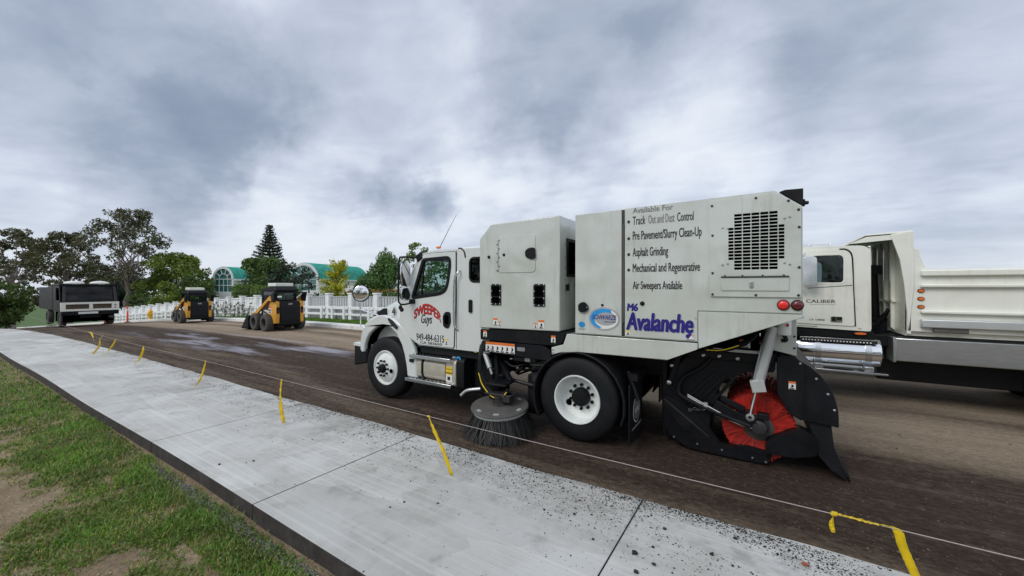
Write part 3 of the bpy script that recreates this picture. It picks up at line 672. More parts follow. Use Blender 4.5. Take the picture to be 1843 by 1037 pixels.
    P(MB().tube([(-4.18, cy+.12, 2.52), (-4.0, cy+.12, 2.78), (-3.83, cy+.12, 3.02)], [.005, .004, .002], 6), 'antenna', 'black_plastic')
    P(MB().ball((-4.20, cy+.12, 2.53), (.05, .03, .022)), 'clearance_lamp', 'orange_lens', smooth=60)
    # lettering on the door
    yt = cy-.0225
    def arc(s, q):
        x = -4.60+.585*s; h = .085+.03*(1-abs(2*s-1)); z = 1.455+.125*(1-(2*s-1)**2) - .035*s; return (x, z+(q-.5)*(h+.05))
    text('SWEEPER', 0, 1, 0, 1, yt, 'red_text', dr, bold=.06, warp=arc)
    def arc2(s, q): x, z = arc(s, q); return (x+.006, z-.010)
    text('SWEEPER', 0, 1, 0, 1, yt+.0012, 'black_text', dr, name='lettering_shadow', bold=.085, warp=arc2)
    text('Guys', -4.44, -4.20, 1.285, 1.475, yt, 'black_text', dr, shear=.35, bold=.03)
    text('949-484-6315', -4.545, -3.955, 1.055, 1.165, yt, 'black_text', dr, bold=.02)
    text('CA 583650', -4.46, -4.00, 1.005, 1.045, yt, 'black_text', dr, bold=.03)
    sticker(-3.945, -3.875, 1.03, 1.12, cy-.0205, dr, 'yellow_print')
    # big mirrors on a black hoop
    mr = P(MB().tube(curve([(-4.50, cy, 2.365), (-4.58, 4.33, 2.375), (-4.66, 4.22, 2.375), (-4.695, 4.19, 2.33), (-4.70, 4.18, 2.0), (-4.70, 4.18, 1.72), (-4.695, 4.19, 1.655), (-4.68, 4.25, 1.625), (-4.62, cy-.02, 1.65)], 6), .014, 8), 'mirror_hoop', 'black_plastic', smooth=40)
    P(MB().obox((-4.48, cy-.01, 2.38), (.055, 0, .03), (0, .03, 0), (-.02, 0, .05)).obox((-4.63, cy-.02, 1.67), (.06, 0, .0), (0, .03, 0), (0, 0, .035)), 'mirror_mount', 'black_plastic', mr, split=True, bevel=.012)
    P(MB().ball((-4.68, 4.20, 1.58), (.03, .03, .04)).ball((-4.66, 4.21, 1.545), (.035, .03, .035)), 'mirror_ball_joint', 'black_plastic', mr, split=True, smooth=60)
    fx = Vector((.96, .12, 0)).normalized(); sx = Vector((-.12, .96, 0)).normalized()
    def mhead(c, hw, hh, dep, nm):
        def fn(u, v):
            a = 2*math.pi*u; k = [1.0, 1.0, .9, .55, 0.][int(round(v*4))]; dz = [.0, -.02, -.045, -.07, -.08][int(round(v*4))]*dep
            ex = 2/3.2; cx = math.copysign(abs(math.cos(a))**ex, math.cos(a)); sz = math.copysign(abs(math.sin(a))**ex, math.sin(a))
            return Vector(c)+sx*cx*hw*k+Vector((0, 0, 1))*sz*hh*k+fx*dz
        P(MB().grid(fn, 24, 4), nm, 'chrome', mr, smooth=60)
        def fg(u, v):
            a = 2*math.pi*u; ex = 2/3.2; cx = math.copysign(abs(math.cos(a))**ex, math.cos(a)); sz = math.copysign(abs(math.sin(a))**ex, math.sin(a))
            return Vector(c)+sx*cx*hw*v*.94+Vector((0, 0, 1))*sz*hh*v*.94+fx*.002
        P(MB().grid(fg, 24, 2), 'mirror_glass', 'dark_red_lens' if False else 'chrome', mr, smooth=60)
    mhead((-4.65, 4.29, 2.12), .105, .215, 1.3, 'mirror_shell'); mhead((-4.65, 4.29, 1.79), .10, .10, 1.2, 'convex_mirror_shell')
    # interior
    dsh = MB().prism([(-4.90, 1.45), (-4.85, 1.80), (-4.60, 1.83), (-4.42, 1.74), (-4.40, 1.45)], cy+.06, y2-.06); P(dsh, 'dashboard', 'seat_grey', bevel=.04)
    P(MB().lathe((-4.28, 4.98, 1.80), (-.55, 0, .85), [(.20+.016*math.cos(R(a)), .016*math.sin(R(a))) for a in range(0, 361, 60)], 28).cyl((-4.28, 4.98, 1.80), (-4.45, 4.98, 1.62), .025, 8).bar((-4.44, 4.98, 1.73), (-4.12, 4.98, 1.87), .03, .015), 'steering_wheel', 'black_plastic', smooth=50)
    for y in (4.95, 6.1):
        st = P(MB().box(-4.1, -3.6, y-.24, y+.24, 1.25, 1.48), 'seat', 'seat_grey', bevel=.05)
        P(MB().obox((-3.60, y, 1.80), (.06, 0, 0), (0, .23, 0), (.05, 0, .36)), 'seat_back', 'seat_grey', st, bevel=.05)
    P(MB().obox((-3.72, 4.80, 1.95), (.07, 0, 0), (0, .2, 0), (0, 0, .22)), 'head_rest', 'seat_grey', bevel=.06)
    # ---- steps, tank under the cab
    for (x0, x1, z0, z1) in ((-4.66, -3.80, .770, .825), (-4.76, -3.79, .385, .440)):
        s = P(MB().box(x0, x1, 4.36, 4.66, z0, z1), 'step', 'brushed_steel', bevel=.006)
        k = MB()
        for i in range(11):
            for j in range(4): k.cyl((x0+.06+(x1-x0-.12)*i/10, 4.40+.07*j, z1), (x0+.06+(x1-x0-.12)*i/10, 4.40+.07*j, z1+.006), .013, 6)
        P(k, 'step_grip', 'dark_metal', s)['kind'] = 'stuff'
    tk = P(MB().prism(rrect(4.44, 4.90, .44, .77, .10), -4.62, -3.97, 'x'), 'fuel_tank', 'tank_metal', bevel=.012)
    P(MB().prism(offset(rrect(4.44, 4.90, .44, .77, .10), .006), -4.47, -4.42, 'x').prism(offset(rrect(4.44, 4.90, .44, .77, .10), .006), -4.66, -4.60, 'x'), 'tank_strap', 'black_plastic', tk, split=True, bevel=.004)
    P(MB().box(-4.70, -4.62, 4.40, 4.48, .69, .74), 'step_marker', 'black_plastic')
    df = P(MB().prism(rrect(4.42, 4.78, .40, .80, .06), -3.93, -3.74, 'x'), 'fluid_tank', 'tank_metal', bevel=.015)
    P(MB().cyl((-3.86, 4.56, .79), (-3.86, 4.56, .84), .05, 14), 'filler_cap', 'grey_cylinder', df, smooth=40)
    P(MB().prism(rrect(4.44, 4.80, .36, .83, .06), -3.74, -3.60, 'x'), 'battery_cover', 'black_plastic', bevel=.02)
    P(MB().tube(curve([(-3.80, 4.52, .82), (-3.74, 4.5, .84), (-3.68, 4.47, .80)], 4), .016, 8), 'blue_fluid_cap', 'sky_blue', df, smooth=40)
    MB().box(-3.925, -3.80, 4.412, 4.419, .47, .70).build('warning_decal', 'white_print', df); MB().box(-3.925, -3.80, 4.409, 4.412, .58, .70).build('decal_header', 'yellow_print', df)
    P(MB().box(-3.925, -3.80, 4.4075, 4.409, .60, .615).box(-3.92, -3.805, 4.4075, 4.409, .66, .668).box(-3.89, -3.84, 4.4075, 4.412, .50, .55), 'decal_print', 'black_text', df, split=True)
    P(MB().box(-4.55, -3.3, 4.5, 4.95, .84, .96), 'cab_sill', 'black_plastic', bevel=.01)
    # ---- engine housing
    eh = P(MB().prism([(-3.28, 1.325), (-3.28, 2.585), (-3.09, 2.78), (-2.03, 2.81), (-2.03, 1.345)], YN, YF), 'engine_housing', 'white_paint', bevel=.014)
    acc = rrect(-2.955, -2.375, 2.10, 2.60, .05)
    ad = P(MB().plate(acc, (), YN-.008, YN-.001), 'access_door', 'white_paint', eh, bevel=.004)
    P(MB().tube([(-2.955, YN-.010, 2.12), (-2.955, YN-.010, 2.55)], .008, 6), 'hinge', 'steel', eh)
    bolts('hinge_bolts', [(-2.975+.04*(i % 2), 2.13+.06*i) for i in range(8)], YN-.008, .008, 'dark_metal', ad)
    P(MB().prism(rpoly([(-2.51, 2.30), (-2.52, 2.38), (-2.46, 2.42), (-2.375, 2.42), (-2.365, 2.28), (-2.43, 2.265)], .03), YN-.03, YN-.008), 'door_latch', 'black_plastic', ad, bevel=.006)
    bolts('rubber_bumpers', [(-3.115, 2.325), (-2.86, 2.345)], YN-.001, .022, 'black_plastic', eh, .02)
    for a, b in ((-3.075, -2.91), (-2.40, -2.235)):
        v = P(MB().plate(rrect(a, b, 1.655, 1.945, .01), [rrect(a+.022, b-.022, 1.685, 1.915, .005)], YN-.014, YN-.001), 'vent_frame', 'black_plastic', eh, bevel=.003)
        P(MB().box(a+.02, b-.02, YN-.006, YN-.001, 1.68, 1.92), 'vent_opening', 'void_black', v)
        P(MB().box(a+.02, b-.02, YN-.011, YN-.006, 1.765, 1.78), 'vent_bar', 'black_plastic', v)
        bolts('vent_bolts', [(x, z) for x in (a+.012, b-.012) for z in (1.67, 1.76, 1.85, 1.935)] + [((a+b)/2, 1.667), ((a+b)/2, 1.935)], YN-.014, .009, 'steel', v, .006)
    for x, w, h in ((-3.04, .07, .105), (-2.955, .045, .062), (-2.40, .05, .065), (-2.33, .08, .11)): sticker(x, x+w, 1.37, 1.37+h, YN-.001, eh)
    # rear face of the housing: radiator opening and cables
    P(MB().box(-2.029, -2.022, 4.62, 5.5, 2.06, 2.52), 'radiator_opening', 'void_black', eh)
    P(MB().plate([(4.60, 2.04), (5.52, 2.04), (5.52, 2.54), (4.60, 2.54)], [[(4.64, 2.08), (5.48, 2.08), (5.48, 2.50), (4.64, 2.50)]], -2.028, -2.015, 'x'), 'opening_frame', 'black_plastic', eh)
    mb = MB()
    for k in range(14): mb.lathe((-2.03, 4.56+.05*(k % 3), 1.85+.05*k), (1, 0, 0), [(.008, 0), (.006, .006), (0, .007)], 8)
    P(mb, 'housing_bolts', 'dark_metal', eh)['kind'] = 'stuff'; P(MB().box(-2.03, -2.0, 4.58, 4.64, 1.86, 1.94).tube(curve([(-2.0, 4.9, 2.2), (-1.93, 4.85, 1.8), (-1.95, 4.8, 1.4)], 5), .025, 8).ball((-1.95, 5.0, 2.3), (.08, .16, .16)), 'radiator_hose', 'black_plastic', eh)
    # black skirts
    sk = P(MB().prism(rpoly([(-3.265, 1.16), (-3.265, 1.305), (-2.03, 1.335), (-1.96, 1.335), (-1.985, 1.23), (-2.06, 1.165)], [.02, .01, .01, .02, .08, .05]), YN+.003, YF-.003), 'engine_skirt', 'black_paint', bevel=.008)
    sk2 = P(MB().prism(rpoly([(-3.26, .99), (-3.25, 1.145), (-2.26, 1.15), (-2.17, 1.10), (-2.15, 1.0), (-2.2, .965)], .03), YN+.012, 5.0), 'lower_skirt', 'black_paint', bevel=.008)
    P(MB().box(-2.75, -2.40, 4.45, 4.62, .90, .97), 'marker_bracket', 'black_paint', bevel=.01)
    P(MB().box(-2.56, -2.48, 4.44, 4.447, .91, .96), 'marker_plate', 'grey_text')
    for a in (-3.215, -2.15): sticker(a, a+.06, 1.20, 1.29, YN+.003, sk)
    sticker(-3.18, -2.70, 1.00, 1.135, YN+.012, sk2, 'orange_print', 6); P(MB().box(-2.66, -2.54, YN+.008, YN+.0115, 1.05, 1.10), 'rating_plate', 'grey_text', sk2)
    # ---- hopper body
    hp = P(MB().prism([(-1.82, 1.335), (-1.82, 2.79), (.20, 2.825), (.41, 2.655), (.41, 1.645), (-.44, 1.28), (-.44, 1.335)], YN, YF), 'hopper_body', 'white_paint', bevel=.012)
    p1 = P(MB().plate([(-1.815, 1.345), (-1.815, 2.785), (-1.25, 2.795), (-1.25, 1.345)], (), YN-.016, YN-.002), 'side_door', 'white_paint', hp, bevel=.005)
    p2 = P(MB().plate([(-1.215, 1.345), (-1.215, 2.797), (.195, 2.819), (.405, 2.648), (.405, 1.665), (-.465, 1.665), (-.465, 1.345)], (), YN-.014, YN-.002), 'hopper_side_panel', 'white_paint', hp, bevel=.005)
    P(MB().tube([(-1.232, YN-.012, 1.50), (-1.232, YN-.012, 2.62)], .011, 8), 'door_hinge', 'dusty_plate', hp)
    P(MB().box(-1.250, -1.215, YN-.004, YN-.001, 1.345, 2.79), 'hinge_gap', 'dark_metal', hp)
    P(MB().plate([(-.455, 1.272), (-.455, 1.655), (.41, 1.655), (.41, 1.632)], (), YN-.020, YN-.004), 'lower_wedge_panel', 'white_paint', hp, bevel=.004)
    rl = P(MB().prism([(-2.14, 1.045), (-2.145, 1.14), (-1.98, 1.19), (-1.935, 1.325), (-.462, 1.325), (-.462, 1.262), (-.765, 1.118), (-1.80, 1.112), (-2.02, 1.085)], YN-.004, YF), 'body_rail', 'white_paint', bevel=.008)
    bolts('rail_bolts', [(-2.12, 1.07), (-2.12, 1.11)], YN-.004, .008, 'dark_metal', rl)
    P(MB().prism(rpoly([(-1.765, 1.61), (-1.77, 1.70), (-1.70, 1.735), (-1.64, 1.68), (-1.65, 1.625), (-1.70, 1.60)], .03), YN-.045, YN-.016), 'door_latch', 'black_plastic', p1, bevel=.008)
    bolts('latch_button', [(-1.655, 1.665)], YN-.045, .009, 'steel', p1); bolts('door_bumper', [(-1.475, 1.695)], YN-.016, .016, 'black_plastic', p1, .012)
    ob = oval_badge(-1.455, 1.535, .185, .135, YN-.016, p1.parent)
    text('SCHWARZE', -1.60, -1.305, 1.525, 1.58, YN-.0235, 'blue_text', ob, shear=.25, bold=.04); text('INDUSTRIES', -1.45, -1.315, 1.493, 1.510, YN-.0235, 'blue_text', ob, shear=.2, bold=.02)
    MB().prism(ellipse(-1.73, 1.455, .04, .035, 24), YN-.020, YN-.016).build('maker_badge', 'sky_blue', p1); P(MB().box(-1.77, -1.69, YN-.018, YN-.016, 1.39, 1.412), 'badge_caption', 'silver_print', p1)
    bolts('door_bumper', [(-1.02, 1.725)], YN-.014, .026, 'black_plastic', p2, .018)
    y3 = YN-.0165
    text('M6', -1.19, -1.065, 1.635, 1.725, y3, 'blue_text', p2, shear=.12, bold=.09)
    text('Avalanche', -1.20, -.50, 1.42, 1.625, y3, 'blue_text', p2, shear=.12, bold=.085, space=1.0)
    text('Avalanche', -1.192, -.492, 1.413, 1.617, y3+.0012, 'silver_print', p2, name='lettering_shadow', shear=.12, bold=.10, space=1.0)
    text('TM', -.495, -.473, 1.575, 1.585, y3, 'black_text', p2)
    lines = [('Available For', -1.125, -.70, 2.735, 2.797, 'grey_text'), ('Pre Pavement/Slurry Clean-Up', -1.125, -.425, 2.405, 2.535, 'black_text'),
             ('Asphalt Grinding', -1.125, -.75, 2.22, 2.35, 'black_text'), ('Mechanical and Regenerative', -1.125, -.44, 2.045, 2.17, 'black_text'), ('Air Sweepers Available', -1.125, -.61, 1.855, 1.975, 'black_text')]
    for s_, a, b, c, d, m_ in lines: text(s_, a, b, c, d, y3, m_, p2, bold=.028)
    text('Track', -1.125, -.985, 2.605, 2.70, y3, 'black_text', p2, bold=.025); text('Out and Dust', -.955, -.685, 2.605, 2.70, y3, 'grey_text', p2, bold=.025); text('Control', -.66, -.50, 2.605, 2.70, y3, 'black_text', p2, bold=.028)
    d = MB()
    for z in (2.645, 2.455, 2.275, 2.10): d.prism(ellipse(-1.17, z, .016, .018, 14), y3, y3+.001)
    P(d, 'bullet_point', 'black_text', p2, split=True)
    fl = MB().prism(ellipse(-.535, 1.393, .043, .028, 20), y3, y3+.0015).build('flag_badge', 'white_print', p2); MB().plate(ellipse(-.535, 1.393, .043, .028, 14, 60, 250), (), y3-.001, y3).build('flag_field', 'blue_text', fl); MB().box(-.525, -.495, y3-.001, y3, 1.402, 1.408).box(-.52, -.492, y3-.001, y3, 1.388, 1.394).build('flag_stripe', 'red_text', fl)
    sticker(-1.205, -1.15, 1.365, 1.415, YN-.0145, p2, 'yellow_print')
    P(MB().box(-.575, -.49, y3, y3+.001, 1.352, 1.358), 'badge_caption', 'grey_text', p2)
    # ventilated panel with punched slots
    holes = []; x0, x1, z0, z1 = -.185, .275, 2.075, 2.63
    cw = (x1-x0)/6.4
    rows = 17; rh = (z1-z0)/rows
    for c in range(7):
        for r_ in range(rows):
            if c in (0, 6) and not (3 <= r_ <= 12): continue
            w = cw*(.62 if c in (0, 6) else .90); xc = x0 + cw*(c+.0) + (cw*.02 if c else 0) - (cw*.10 if c == 0 else 0)
            xa = x0+cw*(c-.35) if c else x0-cw*.0
            xa = x0 + (0 if c == 0 else cw*.7+(c-1)*cw); wd = cw*(.62 if c in (0, 6) else .90)
            za = z0+r_*rh; holes.append([(xa, za+rh*.12), (xa+wd, za+rh*.12), (xa+wd, za+rh*.88), (xa, za+rh*.88)])
    vp_out = [(-.345, 1.815), (.395, 1.815), (.395, 2.64), (.205, 2.79), (-.345, 2.775)]
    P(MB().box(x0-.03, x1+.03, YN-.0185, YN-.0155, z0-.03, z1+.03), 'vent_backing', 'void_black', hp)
    vp = P(MB().plate(vp_out, holes, YN-.032, YN-.020), 'vent_panel', 'white_paint', hp)
    P(MB().plate(offset(vp_out, .0), [offset(vp_out, -.05)], YN-.020, YN-.0145), 'vent_panel_edge', 'white_paint', vp)
    bolts('panel_bolts', [(-.33, 2.73), (-.325, 2.43), (-.325, 2.05), (-.325, 1.835), (.045, 2.765), (.045, 1.832), (.375, 1.835), (.38, 2.09), (.38, 2.46), (.375, 2.62), (.30, 2.71)], YN-.032, .012, 'dark_metal', vp, .010)
    bolts('grille_bolts', [(-.235, 2.50), (-.235, 2.13), (-.19, 2.49), (-.19, 2.14), (.27, 2.55), (.31, 2.56), (.27, 2.135), (.31, 2.12)], YN-.032, .010, 'steel', vp, .010)
    hat = P(MB().plate([(-.25, 1.875), (.305, 1.875), (.305, 2.005), (-.25, 2.005)], (), YN-.042, YN-.032), 'hatch', 'white_paint', vp, bevel=.004)
    P(MB().tube([(-.25, YN-.044, 2.008), (.305, YN-.044, 2.008)], .008, 8), 'hatch_hinge', 'dark_metal', hat); P(MB().box(-.005, .025, YN-.05, YN-.042, 1.90, 1.965), 'hatch_pull', 'steel', hat, bevel=.003)
    bolts('hatch_bolts', [(x, 2.02) for x in (-.215, -.065, .10, .265)], YN-.032, .009, 'dark_metal', hat)
    for x, m_ in ((.262, 'red_lens'), (.368, 'dark_red_lens')):
        lp = P(MB().lathe((x, YN-.014, 1.742), (0, -1, 0), [(.050, 0), (.050, .012), (.043, .016)], 24), 'lamp_bezel', 'black_plastic', hp, smooth=40)
        P(MB().lathe((x, YN-.014, 1.742), (0, -1, 0), [(.043, .012), (.040, .024), (.02, .030), (0, .031)], 24), 'tail_lamp', m_, lp, smooth=60)
    # black rear camera hood above the chamfer
    tp = P(MB().prism([(.235, 2.818), (.41, 2.672), (.418, 2.672), (.418, 2.828), (.28, 2.832)], YN+.05, YF-.02), 'rear_roof_hood', 'black_paint', bevel=.006)
    P(MB().tube([(.415, 4.50, 2.70), (.46, 4.48, 2.695)], [.022, .016], 8).box(.41, .435, 4.47, 4.53, 2.67, 2.73), 'rear_camera', 'black_plastic', tp, split=True, bevel=.005)
    P(MB().box(-.36, -.32, 4.5, 4.56, 2.81, 2.835).box(-.9, -.87, 4.5, 4.56, 2.80, 2.82), 'roof_fitting', 'black_plastic', tp, split=True)
    # ---- rear wheel guard and mud flap
    gd = []
    for k in range(17):
        a = R(200-230*k/16+8); gd.append((-1.815+.605*math.cos(a), .515+.60*math.sin(a)))
    gi = [(-1.815+(x+1.815)*.955, .515+(z-.515)*.955) for x, z in gd][::-1]
    P(MB().prism(gd+gi, 4.395, 5.05), 'wheel_guard', 'rubber', bevel=.012)
    P(MB().prism(gd+gi, 6.1, 6.755), 'wheel_guard', 'rubber', bevel=.012)
    mf = P(MB().plate([(4.43, .09), (5.03, .045), (5.03, .84), (4.43, .78)], (), -1.185, -1.172, 'x'), 'mud_flap', 'rubber', bevel=.003)
    for a, b, m_ in ((.155, .0025, 'white_print'), (.14, .004, 'rubber'), (.115, .0055, 'grey_text')): MB().prism(ellipse(4.745, .43, a, a, 32), -1.172, -1.172+b, 'x').build('flap_logo', m_, mf)
    text('INDUSTRIES', 4.64, 4.85, .40, .46, -1.1655, 'white_print', mf, axis='x', shear=.2, bold=.03); text('www sweepers', 4.52, 4.97, .215, .245, -1.1695, 'white_print', mf, axis='x')
    P(MB().plate([(6.13, .15), (6.7, .15), (6.7, .8), (6.13, .8)], (), -1.185, -1.172, 'x'), 'mud_flap', 'rubber')
    P(MB().tube([(-1.22, 4.55, .92), (-1.10, 4.52, .60)], .025, 8).box(-1.20, -1.10, 4.5, 5.0, .82, .9), 'flap_bracket', 'black_paint', split=True)
    # ---- gutter broom
    gb = (-2.80, 4.20, .335); tilt = Vector((.02, -.10, 1)).normalized()
    br = P(MB().lathe(gb, tilt, [(.0, .035), (.07, .034), (.20, .028), (.375, .022), (.38, .012), (.38, .0), (.32, -.01), (0, -.01)], 48), 'gutter_broom_disc', 'dusty_plate', smooth=35)
    P(MB().lathe(gb, tilt, [(.345, -.005), (.35, -.045), (.29, -.055), (.10, -.055)], 48), 'broom_segment_ring', 'grey_cylinder', br, smooth=35)
    u = tilt.orthogonal().normalized(); w = tilt.cross(u); V = []; F = []
    rb = random.Random(3)
    for k in range(1700):
        a = rb.uniform(0, 2*math.pi); r0 = rb.uniform(.18, .345); out = rb.uniform(.10, .20)+(.345-r0)*-.3; e = u*math.cos(a)+w*math.sin(a); tg = tilt.cross(e)
        p = Vector(gb)+e*r0-tilt*.035; q = Vector(gb)+e*(r0+out*.55)-tilt*.18+tg*rb.uniform(-.03, .03); z_ = Vector((gb[0], gb[1], 0))+e*(r0+out+.01)+tg*rb.uniform(-.06, .06); z_.z = rb.uniform(.004, .03)
        wd = tg*rb.uniform(.0035, .006); o = len(V); V += [p-wd, p+wd, q-wd, q+wd, z_-wd*.6, z_+wd*.6]; F += [(o, o+1, o+3, o+2), (o+2, o+3, o+5, o+4)]
    bs = fast_mesh('broom_bristles', [tuple(v) for v in V], F, 'dark_bristle', br); bs['kind'] = 'stuff'
    mb = MB()
    for a in (200, 250, 310, 20): e = u*math.cos(R(a))+w*math.sin(R(a)); tg = tilt.cross(e); mb.obox(Vector(gb)+e*.31+tilt*.026, e*.022, tg*.035, tilt*.002)
    P(mb, 'disc_weight', 'grey_cylinder', br, split=True)
    mo = P(MB().lathe(gb, tilt, [(.10, .03), (.09, .06), (.06, .07), (.058, .13), (.075, .13), (.075, .16), (0, .16)], 20), 'broom_motor', 'dark_metal', br, smooth=40)
    P(MB().obox((-2.86, 4.30, .62), (.15, .02, 0), (0, .12, .01), (0, 0, .012)).obox((-2.96, 4.36, .50), (.07, 0, 0), (0, .08, 0), (0, 0, .12)).bar((-2.95, 4.45, .64), (-3.02, 5.1, .85), .08, .08).bar((-2.75, 4.40, .62), (-3.25, 4.75, .95), .06, .08).bar((-3.05, 4.5, .60), (-3.15, 4.6, 1.0), .05, .06), 'broom_arm', 'black_paint', split=True, bevel=.006)
    P(MB().tube([(-3.27, 4.5, .98), (-3.13, 4.44, .76)], .035, 12).tube([(-3.13, 4.44, .76), (-3.08, 4.42, .68)], .016, 8), 'lift_cylinder', 'grey_cylinder', smooth=40)
    hs = MB()
    for k in range(3): hs.tube(curve([(-3.16+.025*k, 4.30, 1.14), (-3.145+.02*k, 4.22-.01*k, .98), (-3.13+.018*k, 4.20, .78), (-3.05+.015*k, 4.19, .60+.006*k), (-2.90, 4.17, .475+.02*k), (-2.76, 4.17, .46+.02*k), (-2.67, 4.20, .56+.01*k)], 8), .0125, 7)
    P(hs, 'hydraulic_hose', 'black_plastic', split=True, smooth=50)
    P(MB().tube(curve([(-3.135, 4.185, .74), (-3.06, 4.17, .59), (-2.905, 4.152, .470), (-2.77, 4.152, .455), (-2.68, 4.18, .54)], 8), .0075, 6), 'hose_marking', 'yellow_print', smooth=50)
    P(MB().tube(curve([(-3.155, 4.29, 1.10), (-3.135, 4.22, .95), (-3.12, 4.20, .76)], 6), .034, 8), 'hose_sleeve', 'black_plastic', smooth=50)
    P(MB().box(-2.62, -2.42, 4.62, 5.1, .16, .70).box(-3.55, -3.2, 4.62, 5.1, .30, .88), 'splash_shield', 'black_paint', split=True, bevel=.02)
    P(MB().obox((-2.80, 4.24, .50), (.19, .02, 0), (0, .10, .0), (0, 0, .010)).obox((-2.70, 4.22, .46), (.07, 0, 0), (0, .06, 0), (0, 0, .05)), 'motor_mount', 'dark_metal', split=True, bevel=.006)
    P(MB().box(-3.42, -3.34, 4.46, 4.50, .93, 1.06).box(-3.44, -3.30, 4.7, 4.9, .5, .7), 'junction_box', 'black_plastic', split=True, bevel=.01)
    MB().box(-3.415, -3.37, 4.45, 4.459, .95, 1.06).build('warning_decal', 'yellow_print', T)
    P(MB().bar((-3.35, 4.46, 1.10), (-3.20, 4.46, 1.14), .05, .07), 'cross_tube', 'white_paint', bevel=.008)
    mb = MB(); r4 = random.Random(5)
    for k in range(38):
        x = r4.uniform(-3.3, -2.2); y = r4.uniform(4.45, 5.05); z = r4.uniform(.68, .99)
        mb.tube(curve([(x, y, z), (x+r4.uniform(-.15, .25), y+r4.uniform(-.05, .1), z-r4.uniform(.02, .16)), (x+r4.uniform(.1, .45), y+.05, z+r4.uniform(-.08, .04))], 5), r4.uniform(.008, .016), 6)
    P(mb, 'under_body_hose', 'black_plastic', split=True, smooth=50)
    P(MB().box(-2.55, -2.15, 4.6, 5.1, .60, .95).box(-3.6, -3.35, 4.75, 5.12, .45, .95).bar((-2.95, 4.55, .62), (-2.5, 4.6, .56), .05, .05), 'under_body_valve', 'dark_metal', split=True, bevel=.02)
    P(MB().tube(curve([(-3.62, 4.40, .31), (-3.50, 4.40, .40), (-3.3, 4.45, .44)], 4), .022, 8), 'water_nozzle', 'grey_cylinder', smooth=40)
    # ---- rear main broom and its housing
    by0, by1 = 4.98, 6.45; bx, bz, brad = .075, .375, .35
    V = []; F = []
    for k in range(14000):
        a = rb.uniform(0, 2*math.pi); y = by0 + (by1-by0)*(rb.random()**2.2); r0 = .13; r1 = brad*rb.uniform(.86, 1.0)
        tw = rb.gauss(.08, .10); d0 = Vector((math.cos(a), 0, math.sin(a))); d1 = Vector((math.cos(a+tw), 0, math.sin(a+tw))); tg = Vector((-math.sin(a), 0, math.cos(a)))
        p = Vector((bx, y, bz))+d0*r0; q = Vector((bx, y+rb.gauss(0, .02), bz))+d1*r1; o = len(V); wd = tg*.0045
        V += [p-wd*.5, p+wd*.5, q+wd, q-wd]; F.append((o, o+1, o+2, o+3))
    mbm = P(MB().lathe((bx, by0+.03, bz), (0, 1, 0), [(0, 0), (.13, 0), (.27, .01), (.32, .03), (.325, 1.40), (.0, 1.42)], 40), 'main_broom', 'red_core', smooth=50)
    bb = fast_mesh('broom_fibres', [tuple(v) for v in V], F, 'red_bristle', mbm); bb['kind'] = 'stuff'
    P(MB().lathe((bx, by0, bz), (0, -1, 0), [(.145, -.02), (.145, .0), (.13, .012), (.0, .015)], 32), 'broom_end_plate', 'dusty_plate', mbm, smooth=40)
    plate = rpoly([(-.90, .72), (-.86, .16), (-.76, .055), (.18, .055), (.20, .14), (-.02, .17), (-.28, .13), (-.40, .30), (-.37, .62), (-.25, .86), (-.02, .98), (.22, 1.0), (.24, 1.20), (-.62, 1.12)], .03)
    hsg = P(MB().prism(plate, 4.93, 4.965), 'broom_housing', 'black_paint', bevel=.006)
    P(MB().box(-.50, -.43, 4.97, 6.55, .08, 1.05).box(-.85, .30, 5.0, 6.6, 1.10, 1.2).box(-.92, -.86, 4.96, 6.6, .1, 1.15).prism(plate, 6.58, 6.62), 'broom_hood', 'black_paint', split=True, bevel=.01)
    P(MB().box(-.62, .22, 4.90, 4.96, 1.085, 1.18), 'housing_rail', 'black_paint', hsg, bevel=.008); P(MB().box(-.36, .20, 4.915, 4.96, 1.185, 1.215), 'housing_trim', 'grey_cylinder', hsg)
    bolts('housing_bolts', [(-.46, 1.125), (-.30, 1.13), (-.12, 1.12), (-.80, .97)], 4.90, .024, 'steel', hsg, .018)
    for k in range(3): P(MB().bar((-.62+.12*k, 4.915, .62-.02*k), (-.34+.10*k, 4.915, .93-.01*k), .025, .035), 'stiffener', 'black_paint', hsg, bevel=.004)
    P(MB().tube(curve([(-.38, 4.90, 1.10), (-.48, 4.89, .98), (-.66, 4.88, .85), (-.72, 4.87, .72), (-.66, 4.86, .62), (-.30, 4.84, .50), (.0, 4.82, .42)], 6), .026, 8), 'hose_bundle', 'rubber', hsg, smooth=50)
    P(MB().prism([(-.90, .50), (-.86, .60), (-.55, .48), (-.32, .16), (-.30, .10), (-.60, .12)], 4.90, 4.925), 'side_arm', 'black_paint', hsg, bevel=.006)
    P(MB().bar((-.88, 4.895, .56), (-.40, 4.895, .20), .012, .02), 'arm_rib', 'dark_metal', hsg)
    P(MB().prism(rpoly([(-.80, .12), (-.84, .22), (-.30, .16), (.16, .10), (.17, .03), (-.1, .02), (-.6, .035)], .03), 4.88, 4.92), 'drag_shoe', 'black_paint', hsg, bevel=.008)
    bolts('shoe_bolts', [(-.77, .13), (-.52, .10), (-.27, .085), (.02, .065), (.14, .05)], 4.88, .014, 'steel', hsg, .012)
    ch = MB()
    for k in range(6): ch.lathe((-.60+.028*k, 4.89, .50-.02*abs(k-2)*.6+(.03 if k > 3 else 0)), (0, .6, .8) if k % 2 else (0, -.8, .6), [(.016+.004*math.cos(R(a)), .004*math.sin(R(a))) for a in range(0, 361, 90)], 10)
    P(ch, 'chain', 'steel', hsg, smooth=60)
